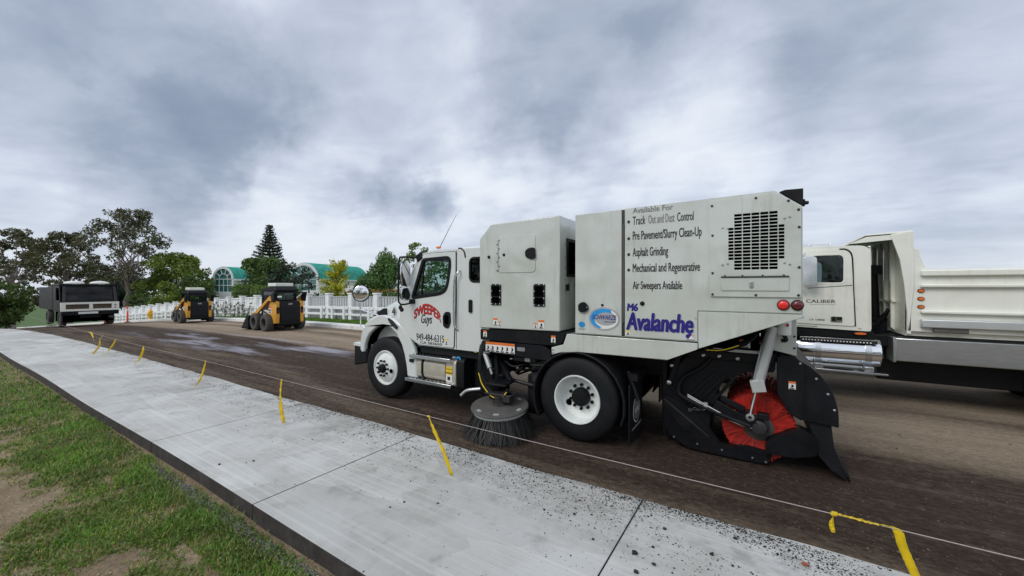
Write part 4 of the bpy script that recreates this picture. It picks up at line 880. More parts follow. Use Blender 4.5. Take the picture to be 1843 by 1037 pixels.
    # hub arm and hydraulic motor
    am = P(MB().bar((-.34, 4.86, .60), (.06, 4.84, .42), .06, .10).box(-.10, .02, 4.84, 4.90, .44, .58).bar((-.28, 4.85, .68), (-.05, 4.85, .58), .05, .06), 'broom_arm', 'black_paint', split=True, bevel=.008)
    P(MB().lathe((.075, 4.98, .415), (0, -1, 0), [(.10, 0), (.10, .05), (.075, .06), (.073, .16), (.055, .17), (0, .17)], 24), 'hydraulic_motor', 'dark_metal', am, smooth=40)
    P(MB().box(.06, .17, 4.85, 4.95, .50, .56), 'motor_bracket', 'black_paint', am, split=True, bevel=.006)
    mb = MB()
    for k in range(2): mb.tube(curve([(-.62, 4.86, .64+.02*k), (-.40, 4.84, .54+.02*k), (-.15, 4.82, .44+.02*k), (.02, 4.82, .40)], 6), .008, 6)
    P(mb, 'hydraulic_line', 'grey_cylinder', am, split=True, smooth=50)
    sticker(-.22, -.14, .50, .57, 4.832, am); P(MB().box(-.45, -.41, 4.83, 4.86, .52, .60), 'hose_clamp', 'grey_cylinder', am)
    # lift cylinder
    lc = P(MB().tube([(.20, 4.80, 1.50), (.075, 4.78, .92)], .052, 16), 'lift_cylinder', 'grey_cylinder', smooth=40)
    P(MB().tube([(.145, 4.80, 1.48), (.03, 4.78, .93)], .014, 8).tube([(.155, 4.85, 1.62), (.12, 4.85, 1.30)], .04, 10), 'guide_rod', 'brushed_steel', lc, split=True, smooth=40)
    P(MB().obox((.068, 4.775, .875), (.062, 0, .013), (0, .045, 0), (-.014, 0, .062)), 'clevis', 'grey_cylinder', lc, bevel=.006)
    P(MB().tube([(.055, 4.775, .85), (.0, 4.775, .55)], .016, 10), 'piston_rod', 'chrome', lc, smooth=40)
    P(MB().lathe((-.003, 4.79, .535), (0, -1, 0), [(.016, 0), (.04, 0), (.04, .04), (.016, .04)], 20), 'rod_eye', 'chrome', lc, smooth=40)
    # frame bracket and filter
    bk = P(MB().prism([(.12, 1.26), (.405, 1.20), (.405, 1.64), (.12, 1.50)], 4.88, 6.7), 'rear_frame_bracket', 'white_paint', bevel=.006)
    bolts('bracket_bolts', [(.385, 1.28), (.385, 1.40), (.30, 1.45)], 4.88, .012, 'dark_metal', bk)
    P(MB().lathe((.295, 4.80, 1.42), (0, 0, 1), [(0, 0), (.055, 0), (.06, .012), (.06, .15), (.055, .16), (.045, .18), (0, .18)], 20), 'oil_filter', 'rim_white', bk, smooth=40)
    P(MB().box(.305, .33, 4.737, 4.742, 1.51, 1.54), 'filter_mark', 'red_text', bk); P(MB().tube(curve([(.29, 4.80, 1.42), (.31, 4.79, 1.37), (.27, 4.80, 1.36)], 4), .02, 8), 'filter_drain', 'black_plastic', bk)
    sticker(-.10, .0, 1.24, 1.33, 4.925, bk)
    P(MB().tube(curve([(.17, 4.82, 1.56), (.14, 4.80, 1.40), (.19, 4.79, 1.35)], 5), .012, 6), 'sensor_cable', 'black_plastic', bk)
    hh = MB()
    for k in range(4): hh.tube(curve([(-.42, 4.60, 1.24+.005*k), (-.25, 4.58+.03*k, 1.235), (-.05, 4.58+.03*k, 1.32+.01*k), (.06, 4.66, 1.42)], 6), .013, 6)
    P(hh, 'hopper_hose', 'black_plastic', split=True, smooth=50); P(MB().tube(curve([(-.40, 4.575, 1.235), (-.25, 4.56, 1.25), (-.10, 4.56, 1.31)], 6), .006, 6), 'hose_marking', 'yellow_print', smooth=50)
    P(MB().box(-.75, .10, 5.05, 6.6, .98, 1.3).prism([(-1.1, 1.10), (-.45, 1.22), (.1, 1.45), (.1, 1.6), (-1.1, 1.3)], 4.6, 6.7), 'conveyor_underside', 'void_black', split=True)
    P(MB().bar((-.72, 4.93, 1.10), (-.83, 4.93, .72), .05, .06).bar((-.83, 4.93, .72), (-.62, 4.93, .55), .04, .04), 'support_link', 'black_paint', split=True, bevel=.006)
    bolts('link_pin', [(-.83, .76)], 4.90, .032, 'steel', T, .02)
    # quarter round rear cover, bumper arm and rubber skirt
    cov = [(.235, 1.18), (.39, 1.20)] + [(.235+.50*math.cos(R(a)), .62+.585*math.sin(R(a))) for a in (68, 56, 44, 32, 20, 8, 0)] + [(.735, .535), (.43, .555), (.34, .60), (.235, .80)]
    rc = P(MB().prism(cov, 4.86, 4.90), 'rear_cover', 'black_paint', bevel=.006)
    P(MB().prism([(.47, .55), (.475, 1.13), (.487, 1.12), (.482, .55)], 4.845, 4.86), 'cover_rib', 'black_paint', rc)
    arcs = [(.235+.50*math.cos(R(a)), .62+.585*math.sin(R(a))) for a in (86, 75, 68, 56, 44, 32, 20, 8, 0, -8)]
    P(MB().prism(arcs+[(x-.012*math.cos(R(45)), z-.012) for x, z in arcs[::-1]], 4.88, 6.6), 'curved_rear_hood', 'black_paint', rc)
    bolts('cover_bolts', [(.43, 1.13), (.56, .99), (.65, .85), (.70, .70)], 4.86, .013, 'steel', rc, .01); sticker(.335, .395, .86, .94, 4.859, rc)
    P(MB().prism(rpoly([(.13, .16), (.15, .29), (.42, .47), (.56, .42), (.565, .225), (.36, .16)], .02), 4.84, 5.0), 'rear_bumper_arm', 'black_paint', bevel=.01)
    P(MB().box(.565, .60, 4.90, 6.6, .23, .50), 'rear_crossbar', 'black_paint', bevel=.008)
    sk_ = MB(); sk_.grid(lambda u, v: (.64+.03*math.sin(v*2)+.16*v*v+.02*math.sin(u*9)*v, 4.90+1.7*u, .60-.585*v), 10, 10)
    so = P(sk_, 'rear_rubber_skirt', 'rubber', smooth=60); so.modifiers.new('t', 'SOLIDIFY').thickness = .012
    s2 = MB().plate([(.50, .56), (.68, .56), (.705, .30), (.80, .02), (.68, .10), (.58, .22)], (), 4.89, 4.90); P(s2, 'side_rubber_skirt', 'rubber')
    return T
sweeper = build_sweeper()
# ================================================================ dump truck in the far lane
def build_dump_truck():
    y0, y1 = 8.0, 10.42; yc = (y0+y1)/2
    T = thing('dump_truck', 'cream dump truck with chrome fuel tank parked in the lane behind the sweeper', 'dump truck', (1.5, yc, 0))
    P = lambda mb, n, m, par=T, **k: mb.build(n, m, par, **k)
    P(MB().box(-1.3, 6.8, 8.75, 8.85, .82, 1.06).box(-1.3, 6.8, 9.57, 9.67, .82, 1.06), 'frame_rail', 'black_paint', bevel=.01, split=True)
    for x, fr in ((-.75, True), (3.95, False), (5.2, False)):
        wheel(T, x, .52, y0+.02, fr, 1, white='steel'); wheel(T, x, .52, y1-.02, fr, -1, white='steel')
    P(MB().box(-.80, -.70, 8.2, 10.2, .47, .57).box(3.9, 4.0, 8.3, 10.1, .47, .57).box(5.15, 5.25, 8.3, 10.1, .47, .57), 'axle', 'dark_metal', split=True)
    # hood and grille (in front, hidden by the sweeper from here)
    hd = P(MB().prism([(-1.75, .75), (-1.72, 1.50), (-1.5, 1.66), (.28, 1.82), (.30, .85), (-.15, .75), (-.25, 1.05), (-.75, 1.2), (-1.25, 1.05), (-1.35, .75)], y0+.12, y1-.12), 'hood', 'cream_paint', bevel=.07, seg=3)
    P(MB().box(-1.78, -1.75, y0+.5, y1-.5, .8, 1.5), 'grille', 'chrome', hd); P(MB().box(-1.98, -1.75, y0+.05, y1-.05, .45, .75), 'front_bumper', 'chrome', bevel=.03)
    # cab
    side = rpoly([(.25, 1.21), (.27, 1.80), (.50, 2.48), (.62, 2.545), (1.50, 2.53), (1.575, 2.45), (1.585, 1.16), (.6, 1.19)], [.02, .04, .1, .06, .1, .08, .05, .02])
    win = rpoly([(.72, 1.93), (.86, 2.40), (1.225, 2.40), (1.265, 2.34), (1.262, 1.955), (1.22, 1.925)], [.03, .04, .05, .05, .05, .03])
    cs = P(MB().plate(side, [win], y0, y0+.05), 'cab_side', 'cream_paint', bevel=.02)
    P(MB().plate(side, [win], y1-.05, y1), 'cab_side', 'cream_paint', bevel=.02)
    P(MB().grid(lambda u, v: (.55+1.03*u, y0+(y1-y0)*v, 2.50+.075*(1-abs(2*v-1)**6)*(min(1, u*5+.3))*(min(1, (1-u)*5+.3))), 12, 16), 'cab_roof', 'cream_paint', smooth=60)
    P(MB().box(1.55, 1.585, y0+.03, y1-.03, 1.16, 2.52), 'cab_back', 'cream_paint', bevel=.01)
    P(MB().box(.3, 1.56, y0+.05, y1-.05, 1.15, 1.22), 'cab_floor', 'black_plastic'); P(MB().box(.27, .32, y0+.05, y1-.05, 1.2, 1.82), 'firewall', 'cream_paint')
    P(MB().obox((.40, yc, 2.14), (.105, 0, .34), (0, 1.1, 0), (-.006, 0, .002)), 'windscreen', 'clear_glass')
    for y in (8.5, 9.9):
        s = P(MB().box(.85, 1.35, y-.24, y+.24, 1.5, 1.75), 'seat', 'seat_grey', bevel=.05); P(MB().box(1.28, 1.42, y-.22, y+.22, 1.7, 2.2), 'seat_back', 'seat_grey', s, bevel=.05)
    dr = P(MB().plate(rpoly([(.42, 1.26), (.44, 1.85), (.66, 2.44), (.75, 2.475), (1.27, 2.47), (1.345, 2.39), (1.365, 1.9), (1.385, 1.235)], [.05, .05, .05, .05, .1, .08, .02, .03]), [offset(win, .006)], y0-.016, y0-.004), 'door', 'cream_paint', bevel=.005)
    P(MB().tube(curve([(1.20, y0-.008, 2.482), (1.28, y0-.008, 2.476), (1.345, y0-.008, 2.40), (1.362, y0-.008, 2.2), (1.368, y0-.008, 1.9), (1.392, y0-.008, 1.24)], 6), .011, 6), 'door_seal', 'black_plastic', dr)
    P(MB().plate(offset(win, .012), [offset(win, -.014)], y0-.022, y0+.01), 'window_frame', 'cream_paint', dr, bevel=.004)
    P(MB().plate(win, (), y0+.012, y0+.016), 'window_glass', 'tinted_glass', dr)
    P(MB().bar((.80, y0-.018, 1.845), (1.355, y0-.018, 1.895), .01, .008, (0, 1, 0)), 'door_crease', 'dusty_plate', dr)
    hn = P(MB().prism(rrect(1.09, 1.235, 1.29, 1.385, .015), y0-.024, y0-.016), 'door_handle', 'chrome', dr, bevel=.004); P(MB().box(1.105, 1.155, y0-.027, y0-.024, 1.305, 1.37).box(1.165, 1.225, y0-.027, y0-.024, 1.325, 1.37), 'handle_recess', 'black_plastic', hn, split=True)
    text('CALIBER', .775, 1.155, 1.60, 1.655, y0-.0175, 'black_text', dr, bold=.02); P(MB().box(.82, 1.16, y0-.0175, y0-.0165, 1.572, 1.577), 'lettering_rule', 'grey_text', dr)
    text('CA 168808', .815, 1.015, 1.305, 1.333, y0-.0175, 'black_text', dr, bold=.03); text('www caliberpaving', .76, 1.12, 1.245, 1.262, y0-.0175, 'silver_print', dr) if False else None
    MB().prism(ellipse(.70, 1.36, .045, .028, 24), y0-.018, y0-.0165).build('door_badge', 'sky_blue', dr)
    mr = P(MB().prism(rrect(.715, .895, 1.885, 2.365, .05), y0-.22, y0-.10), 'mirror_shell', 'chrome', bevel=.055, seg=5)
    P(MB().tube(curve([(.70, y0, 2.42), (.75, y0-.12, 2.42), (.70, y0-.15, 2.36), (.70, y0-.15, 1.86), (.74, y0-.10, 1.80), (.74, y0, 1.77)], 5), .013, 8), 'mirror_arm', 'chrome', mr, smooth=40)
    P(MB().cyl((.83, y0+.4, 2.60), (1.16, y0+.4, 2.60), .018, 8), 'air_horn', 'chrome', smooth=40); P(MB().lathe((.83, y0+.4, 2.60), (-1, 0, 0), [(.02, 0), (.025, .03), (.05, .07), (.045, .065), (0, .05)], 16), 'horn_bell', 'chrome', smooth=40)
    P(MB().box(1.14, 1.17, y0+.38, y0+.42, 2.56, 2.62).box(.86, .89, y0+.38, y0+.42, 2.56, 2.62), 'horn_bracket', 'chrome', split=True)
    P(MB().box(.3, 1.62, y0+.03, y0+.4, 1.03, 1.155), 'cab_underside', 'black_plastic', bevel=.01)
    ml = P(MB().prism(rrect(1.365, 1.545, 1.10, 1.145, .02), y0-.005, y0+.03), 'marker_lamp_bezel', 'black_plastic', bevel=.004); P(MB().prism(ellipse(1.455, 1.122, .072, .02, 24), y0-.012, y0-.005), 'marker_lamp', 'orange_lens', ml)
    text('380', 1.42, 1.47, 1.19, 1.21, y0-.002, 'grey_text', cs)
    # fuel tank with straps and step
    tk = P(MB().lathe((.62, y0+.24, .80), (1, 0, 0), [(0, 0), (.17, .0), (.225, .03), (.232, .06), (.232, 1.06), (.225, 1.09), (.17, 1.12), (0, 1.12)], 40), 'fuel_tank', 'chrome', smooth=35)
    for x in (.90, 1.52):
        st = P(MB().lathe((x, y0+.24, .80), (1, 0, 0), [(.233, 0), (.241, .0), (.241, .075), (.233, .075)], 40), 'tank_strap', 'brushed_steel', tk, smooth=35)
        P(MB().box(x-.02, x+.095, y0-.01, y0+.14, .52, .60), 'strap_foot', 'steel', tk, bevel=.01)
    P(MB().lathe((1.1, y0+.20, 1.02), (0, 0, 1), [(0, .05), (.05, .05), (.055, .03), (.055, 0)], 20), 'filler_cap', 'chrome', tk, smooth=40)
    P(MB().box(.70, 1.66, y0+.04, y0+.26, 1.005, 1.025), 'tank_top_step', 'brushed_steel', tk, bevel=.004)
    k = MB()
    for i in range(22): k.cyl((.74+.04*i, y0+.03, .975), (.74+.04*i, y0+.022, .978), .010, 8)
    P(k, 'tread_holes', 'white_print', tk)['kind'] = 'stuff'
    P(MB().box(.70, 1.66, y0+.028, y0+.045, .955, 1.005), 'tread_edge', 'dark_metal', tk)
    P(MB().box(.72, 1.77, y0-.04, y0+.14, .485, .515), 'step', 'brushed_steel', bevel=.005)
    # tool box and frame things
    P(MB().box(1.86, 3.35, y0+.06, y0+.5, .72, 1.075), 'tool_box', 'brushed_steel', bevel=.012); P(MB().box(1.84, 1.875, y0+.05, y0+.45, .70, 1.08), 'tool_box_end', 'steel', bevel=.006)
    P(MB().box(1.75, 3.3, 8.6, 9.8, .75, 1.05).box(1.6, 1.95, 8.3, 10.1, .9, 1.1), 'frame_fittings', 'black_paint', bevel=.02, split=True)
    P(MB().box(1.75, 3.3, 8.5, 8.72, .34, .75).box(1.8, 3.3, 9.7, 10.3, .36, 1.0).cyl((.7, 10.1, .75), (1.7, 10.1, .75), .24, 20), 'tank_and_dark_fill', 'black_paint', bevel=.02, split=True)  # far fuel tank, plus black boxes added to darken the gap under the frame
    # dump body
    bx0 = 1.98
    body = P(MB().plate([(bx0, 1.19), (7.0, 1.19), (7.0, 2.13), (2.20, 2.135), (2.135, 2.30), (2.11, 2.44), (2.045, 2.47), (2.02, 2.46), (bx0, 2.30)], (), y0+.02, y0+.10), 'body_side', 'cream_paint', bevel=.012)
    P(MB().plate([(bx0, 1.19), (7.0, 1.19), (7.0, 2.13), (2.20, 2.135), (2.11, 2.44), (bx0, 2.46)], (), y1-.10, y1-.02), 'body_side', 'cream_paint', bevel=.012)
    P(MB().box(bx0, 7.0, y0+.1, y1-.1, 1.12, 1.22), 'body_floor', 'cream_paint')
    P(MB().box(2.9, 7.0, y0+.1, y1-.1, 1.5, 2.03), 'load', 'milled_asphalt')
    for z, h in ((2.03, .09), (1.86, .05), (1.47, .05)): P(MB().box(2.12, 7.0, y0-.045, y0+.02, z, z+h), 'body_rail', 'cream_paint', body, bevel=.015)
    P(MB().box(2.115, 7.0, y0-.06, y0+.02, 1.26, 1.39), 'lower_rail', 'grey_cylinder', body, bevel=.02)
    P(MB().box(2.25, 2.6, y0-.03, y0+.02, 1.19, 1.26), 'rub_strip', 'dusty_plate', body, bevel=.01)
    for z in (1.81, 1.69, 1.568): 
        l = P(MB().prism(ellipse(2.13, z, .038, .030, 20), y0+.006, y0+.02), 'side_marker', 'black_plastic', body); P(MB().prism(ellipse(2.13, z, .030, .023, 20), y0-.004, y0+.006), 'marker_lens', 'orange_lens', l, bevel=.003)
    fb = P(MB().plate([(y0+.02, 1.15), (y1-.02, 1.15), (y1-.02, 2.69), (y0+.02, 2.69)], [[(y0+1.06, 1.95), (y0+1.36, 1.95), (y0+1.36, 2.38), (y0+1.06, 2.38)]], bx0, bx0+.05, 'x'), 'front_bulkhead', 'cream_paint', bevel=.006)
    P(MB().box(bx0+.06, bx0+.08, y0+1.0, y0+1.4, 1.9, 2.42), 'window_mesh', 'dusty_plate', fb)
    for y in (y0+.62, y0+1.0, y0+1.4, y0+1.8): P(MB().prism([(bx0-.05, 1.2), (bx0, 1.15), (bx0, 2.66), (bx0-.05, 2.62)], y-.03, y+.03), 'bulkhead_rib', 'cream_paint', fb, bevel=.006)
    P(MB().plate([(y0+.55, 1.62), (y0+2.2, 1.60), (y0+2.2, 1.63), (y0+.55, 1.65)], (), bx0-.05, bx0, 'x'), 'bulkhead_rail', 'cream_paint', fb)
    wing = [(1.72, 2.61), (2.04, 2.72), (2.05, 2.44), (2.04, 1.95), (bx0, 1.19), (bx0-.02, 1.19), (1.92, 2.2)]
    P(MB().plate([(bx0+.02, 1.2), (2.06, 1.9), (2.05, 2.72), (1.80, 2.68), (1.90, 2.30), (bx0-.03, 1.9)], (), y0+.0, y0+.05), 'corner_post', 'cream_paint', bevel=.008)
    cp = P(MB().prism([(1.30, 2.585), (1.52, 2.70), (2.05, 2.73), (2.05, 2.68), (1.53, 2.655), (1.31, 2.55)], y0+.02, y1-.02), 'cab_guard', 'cream_paint', bevel=.008)
    P(MB().plate([(1.31, 2.56), (1.52, 2.68), (2.05, 2.70), (2.05, 2.42), (1.95, 2.40), (1.82, 2.60)], (), y0+.02, y0+.05).plate([(1.31, 2.56), (1.52, 2.68), (2.05, 2.70), (2.05, 2.42), (1.95, 2.40), (1.82, 2.60)], (), y1-.05, y1-.02), 'guard_gusset', 'cream_paint', cp, split=True)
    # hoist
    ho = P(MB().cyl((1.80, 8.85, 1.10), (1.76, 8.85, 2.12), .065, 16), 'hoist_cylinder', 'black_paint', smooth=40)
    P(MB().box(1.68, 1.86, 8.74, 8.96, 2.08, 2.24), 'hoist_head', 'black_paint', ho, bevel=.01); P(MB().box(1.70, 1.92, 8.72, 8.98, 1.02, 1.34).cyl((1.85, 8.8, 1.2), (1.95, 8.8, 1.5), .03, 8), 'hoist_foot', 'black_paint', ho, bevel=.01, split=True)
    P(MB().bar((1.55, 8.4, 1.08), (1.90, 8.7, 1.42), .05, .05).bar((1.62, 8.3, 1.25), (1.92, 8.9, 1.28), .03, .03), 'hoist_brace', 'black_paint', ho, split=True)
    P(MB().cyl((1.67, 9.9, 1.2), (1.67, 9.9, 2.7), .06, 14), 'exhaust_stack', 'chrome', smooth=40)
    return T
dump_truck = build_dump_truck()
dump_truck.location.x += .07; dump_truck.location.y += .30; dump_truck.scale = (1.04, 1.0, 1.02)

# ================================================================ skid steer loaders
def build_loader(label, bucket=True):
    T = thing('skid_steer_loader', label, 'loader', (0, 0, 0), 0, 'skid steer loaders on the milled road')
    P = lambda mb, n, m, par=T, **k: mb.build(n, m, par, **k)
    # drives towards -x, rear face at +.62; origin under the rear wheels
    for x in (0., -.98):
        for s in (-1, 1):
            yo = s*.83; ax = (0, -s, 0); c = (x, yo, .37)
            ty = P(MB().lathe(c, ax, [(.20, .03), (.21, .0), (.33, .0), (.365, .03), (.37, .06), (.37, .24), (.36, .28), (.32, .30), (.2, .29)], 28), 'tyre', 'dusty_rubber', smooth=40)
            lg = MB()
            for k in range(20):
                a = 2*math.pi*k/20; d = Vector((math.cos(a), 0, math.sin(a))); tn = Vector((-math.sin(a), 0, math.cos(a))); lg.obox(Vector((x, yo-s*.15, .37))+d*.365, tn*.025, Vector((0, .12, 0)), d*.014)
            P(lg, 'tyre_tread', 'dusty_rubber', ty)['kind'] = 'stuff'
            P(MB().lathe(c, ax, [(.205, .02), (.19, .04), (.17, .13), (.09, .14), (.07, .11), (0, .11)], 24), 'rim', 'dark_metal', ty, smooth=40)
    ch = P(MB().box(-1.35, .55, -.50, .50, .22, .62), 'chassis', 'black_paint', bevel=.03)
    # rear engine door with louvres
    rd = P(MB().prism([(.40, .36), (.63, .36), (.63, 1.20), (.56, 1.31), (.20, 1.34), (.20, .5)], -.43, .43), 'engine_door', 'black_paint', bevel=.03)
    for k in range(8): P(MB().prism([(.632, .50+.075*k), (.648, .505+.075*k), (.632, .535+.075*k)], -.36, .36), 'louvre', 'black_plastic', rd)
    P(MB().box(.50, .68, -.46, .46, .30, .38), 'rear_bumper', 'black_paint', bevel=.02)
    text('CAT', -.085, .085, 1.155, 1.225, .640, 'white_print', rd, axis='x', bold=.05)
    for s in (-1, 1):
        tw = P(MB().prism([(-.18, .48), (.10, .36), (.60, .36), (.62, .70), (.60, 1.30), (.18, 1.36), (.06, 1.30), (-.10, .95)], s*.60, s*.44), 'side_tower', 'machine_yellow', bevel=.02)
        tl = P(MB().box(.615, .632, min(s*.46, s*.57), max(s*.46, s*.57), .78, 1.06), 'tail_lamp_plate', 'black_plastic', tw, bevel=.006); P(MB().box(.632, .64, min(s*.49, s*.54), max(s*.49, s*.54), .82, .92), 'tail_lamp', 'dark_red_lens', tl)
        P(MB().prism(rrect(-.02, .22, .78, 1.02, .02), s*.60, s*.604), 'side_decal', 'white_print', tw)
        P(MB().prism(rrect(-.02, .20, .90, .96, .01), s*.604, s*.606).prism(rrect(.02, .16, .80, .87, .01), s*.604, s*.606), 'decal_print', 'black_text', tw, split=True)
        P(MB().prism([(-.03, 1.02), (.24, 1.02), (.24, 1.05), (-.03, 1.10)], s*.60, s*.603), 'decal_stripe', 'delineator', tw)
        arm = P(MB().prism([(.42, 1.32), (.46, 1.54), (.34, 1.58), (.2, 1.52), (-1.10, .82), (-1.45, .72), (-1.5, .30), (-1.38, .28), (-1.32, .58), (-1.05, .66), (.12, 1.34)], s*.70, s*.61), 'lift_arm', 'machine_yellow', bevel=.015)
        P(MB().tube([(.30, s*.55, .60), (-.65, s*.58, .86)], .045, 10), 'lift_cylinder', 'dark_metal', arm, smooth=40)
        P(MB().prism([(.38, 1.30), (.60, 1.30), (.72, 1.72), (.60, 1.72), (.30, 1.58)], s*.70, s*.60), 'rear_pylon', 'black_paint', bevel=.015)
        P(MB().prism([(-1.0, 1.80), (-1.08, .62), (-1.0, .62), (-.92, 1.74), (.10, 1.74), (.20, 1.30), (.28, 1.30), (.20, 1.82)], s*.46, s*.41), 'cab_frame', 'black_paint', bevel=.012)
        P(MB().plate([(-.97, .9), (-.91, 1.73), (.09, 1.73), (.19, 1.30), (.19, .9)], (), s*.44, s*.435), 'side_glass', 'dark_glass')
    P(MB().box(.56, .74, -.70, .70, 1.66, 1.72), 'rear_guard_bar', 'black_paint', bevel=.015)
    P(MB().plate([(-.38, 1.36), (.38, 1.36), (.36, 1.72), (-.36, 1.72)], (), .20, .206, 'x'), 'rear_window', 'clear_glass'); P(MB().plate([(-.42, 1.32), (.42, 1.32), (.40, 1.76), (-.40, 1.76)], [[(-.36, 1.38), (.36, 1.38), (.34, 1.71), (-.34, 1.71)]], .19, .215, 'x'), 'rear_window_frame', 'black_paint')
    P(MB().prism([(-1.10, 1.76), (-1.06, 1.86), (-.5, 1.90), (-.2, 1.98), (.18, 1.98), (.34, 1.80), (.30, 1.74)], -.47, .47), 'roof', 'black_paint', bevel=.03)
    P(MB().box(-.62, .12, -.38, .38, 1.97, 2.12), 'roof_air_box', 'cream_paint', bevel=.02)
    st = P(MB().box(-.6, -.1, -.25, .25, .7, .95), 'seat', 'seat_grey', bevel=.05); P(MB().box(-.15, .0, -.24, .24, .9, 1.45), 'seat_back', 'seat_grey', st, bevel=.05)
    P(MB().box(-1.32, -1.05, -.60, .60, .55, .66), 'front_crossbar', 'black_paint', bevel=.02)
    if bucket:
        b = P(MB().plate([(-2.15, .03), (-1.45, .03), (-1.40, .10), (-1.42, .62), (-1.50, .64), (-1.54, .16), (-1.62, .09), (-2.15, .055)], (), -.86, .86), 'bucket', 'black_paint', bevel=.006)
        for s in (-1, 1): P(MB().plate([(-2.12, .04), (-1.5, .06), (-1.47, .62), (-1.60, .60)], (), s*.84, s*.86), 'bucket_side', 'black_paint', b)
    else:
        b = P(MB().box(-1.75, -1.42, -.6, .6, .10, .62), 'attachment_frame', 'black_paint', bevel=.02)
        P(MB().tube(curve([(-1.40, -.35, .85), (-1.8, -.45, .86), (-2.15, -.5, .70), (-2.2, -.5, .48), (-1.95, -.5, .28), (-1.7, -.5, .2)], 6), .03, 8), 'hydraulic_hose', 'black_plastic', b, smooth=50)
        P(MB().box(-2.0, -1.7, -.7, .5, .06, .34), 'grapple_base', 'black_paint', b, bevel=.02)
    return T
l1 = build_loader('nearer yellow and black skid steer loader with bucket lowered and tan roof box')
l1.location = (-18.0, 9.30, G(-18)); l1.rotation_euler = (0, 0, R(-2))
l2 = build_loader('farther yellow and black skid steer loader beside the leafy planter gap in the fence', False)
l2.location = (-28.9, 9.75, G(-28.9)); l2.rotation_euler = (0, R(2.0), R(-3))

# ================================================================ work truck coming up the hill at the left
def build_work_truck():
    X = -35.5; z0 = G(X); yc = 6.50; T = thing('work_truck', 'cream and black flat-nosed work truck at the left end of the road', 'truck', (X, yc, z0))
    def P(mb, n, m, par=T, **k): return mb.build(n, m, par, loc=(0, 0, 0), **k)
    # local: +x faces the photographer
    for s in (-1, 1):
        for x in (-.7, -4.2):
            t = P(MB().lathe((x, s*1.18, .48), (0, -s, 0), tyre_prof(.48, .28, .28, False), 28), 'tyre', 'dusty_rubber', smooth=40); P(MB().lathe((x, s*1.18, .48), (0, -s, 0), [(.28, .03), (.2, .05), (.1, .02), (0, .02)], 20), 'rim', 'dark_metal', t, smooth=40)
    P(MB().box(-6, .2, -.45, .45, .55, .85), 'chassis', 'black_paint'); P(MB().box(-2.2, -.2, -1.1, 1.1, .28, .95), 'dark_underfill', 'void_black')  # second box is added black fill that darkens the space under the cab
    P(MB().box(-.25, .36, -1.24, 1.24, .72, .98), 'bumper', 'black_paint', bevel=.03); P(MB().box(.36, .372, -.55, .30, .80, .93), 'number_plate', 'white_print')
    fr = P(MB().plate([(-1.26, .98), (1.26, .98), (1.26, 1.52), (-1.26, 1.52)], [[(-1.05, 1.10), (-.08, 1.10), (-.08, 1.40), (-1.05, 1.40)], [(.08, 1.10), (.92, 1.10), (.92, 1.40), (.08, 1.40)]], .20, .32, 'x'), 'front_panel', 'cream_paint', bevel=.012)
    P(MB().box(.14, .2, -1.2, 1.2, 1.05, 1.45), 'panel_insert', 'panel_brown', fr); 
    for a in (1.17, 1.25, 1.33): P(MB().box(.2, .23, -1.1, 1.0, a, a+.02), 'insert_slat', 'form_face', fr)
    P(MB().lathe((.32, 1.08, 1.32), (1, 0, 0), [(.05, 0), (.04, .02), (0, .02)], 14).lathe((.32, 1.08, 1.16), (1, 0, 0), [(.05, 0), (.04, .02), (0, .02)], 14), 'lamp', 'grey_text', fr, split=True)
    P(MB().box(-1.9, .2, -1.25, 1.25, .95, 1.0), 'cab_floor', 'black_paint')
    for s in (-1, 1): P(MB().plate([(-1.9, 1.0), (.22, 1.0), (.22, 1.5), (.12, 1.55), (-.05, 2.55), (-1.9, 2.55)], [[(-1.0, 1.65), (-.05, 1.65), (-.18, 2.4), (-1.0, 2.4)]], s*1.26, s*1.20), 'cab_side', 'black_paint', bevel=.02)
    P(MB().obox((.03, 0, 2.03), (-.09, 0, .50), (0, 1.0, 0), (.004, 0, .001)), 'windscreen', 'black_glass'); P(MB().box(-1.88, -1.7, -1.2, 1.2, 1.0, 2.5), 'cab_back', 'void_black')
    P(MB().prism([(.22, 1.5), (.24, 1.56), (.0, 1.56), (.0, 1.5)], -1.24, 1.24), 'scuttle', 'dark_metal')
    P(MB().bar((.14, -1.1, 1.55), (-.05, -1.06, 2.54), .14, .2).bar((.14, 1.1, 1.55), (-.05, 1.06, 2.54), .14, .2), 'pillar', 'dark_metal', split=True)
    P(MB().box(-2.0, .10, -1.28, 1.28, 2.54, 2.66), 'roof', 'black_paint', bevel=.03)
    for y in (-.62, .48): P(MB().ball((-.25, y, 2.70), (.40, .46, .15), 16, 8), 'roof_bundle', 'white_print', smooth=60)
    P(MB().box(-.15, .08, 1.12, 1.32, 2.62, 2.86), 'roof_lamp', 'black_plastic', bevel=.02)
    P(MB().box(-6.3, -2.1, -1.25, 1.25, 1.0, 2.45), 'load_body', 'black_paint', bevel=.03)
    P(MB().tube([(.1, 1.25, 1.2), (.1, 1.42, 1.15), (.1, 1.42, .95)], .03, 8).ball((.25, .9, .55), (.1, .15, .12)), 'step_bracket', 'dark_metal', split=True)
    return T
work_truck = build_work_truck()

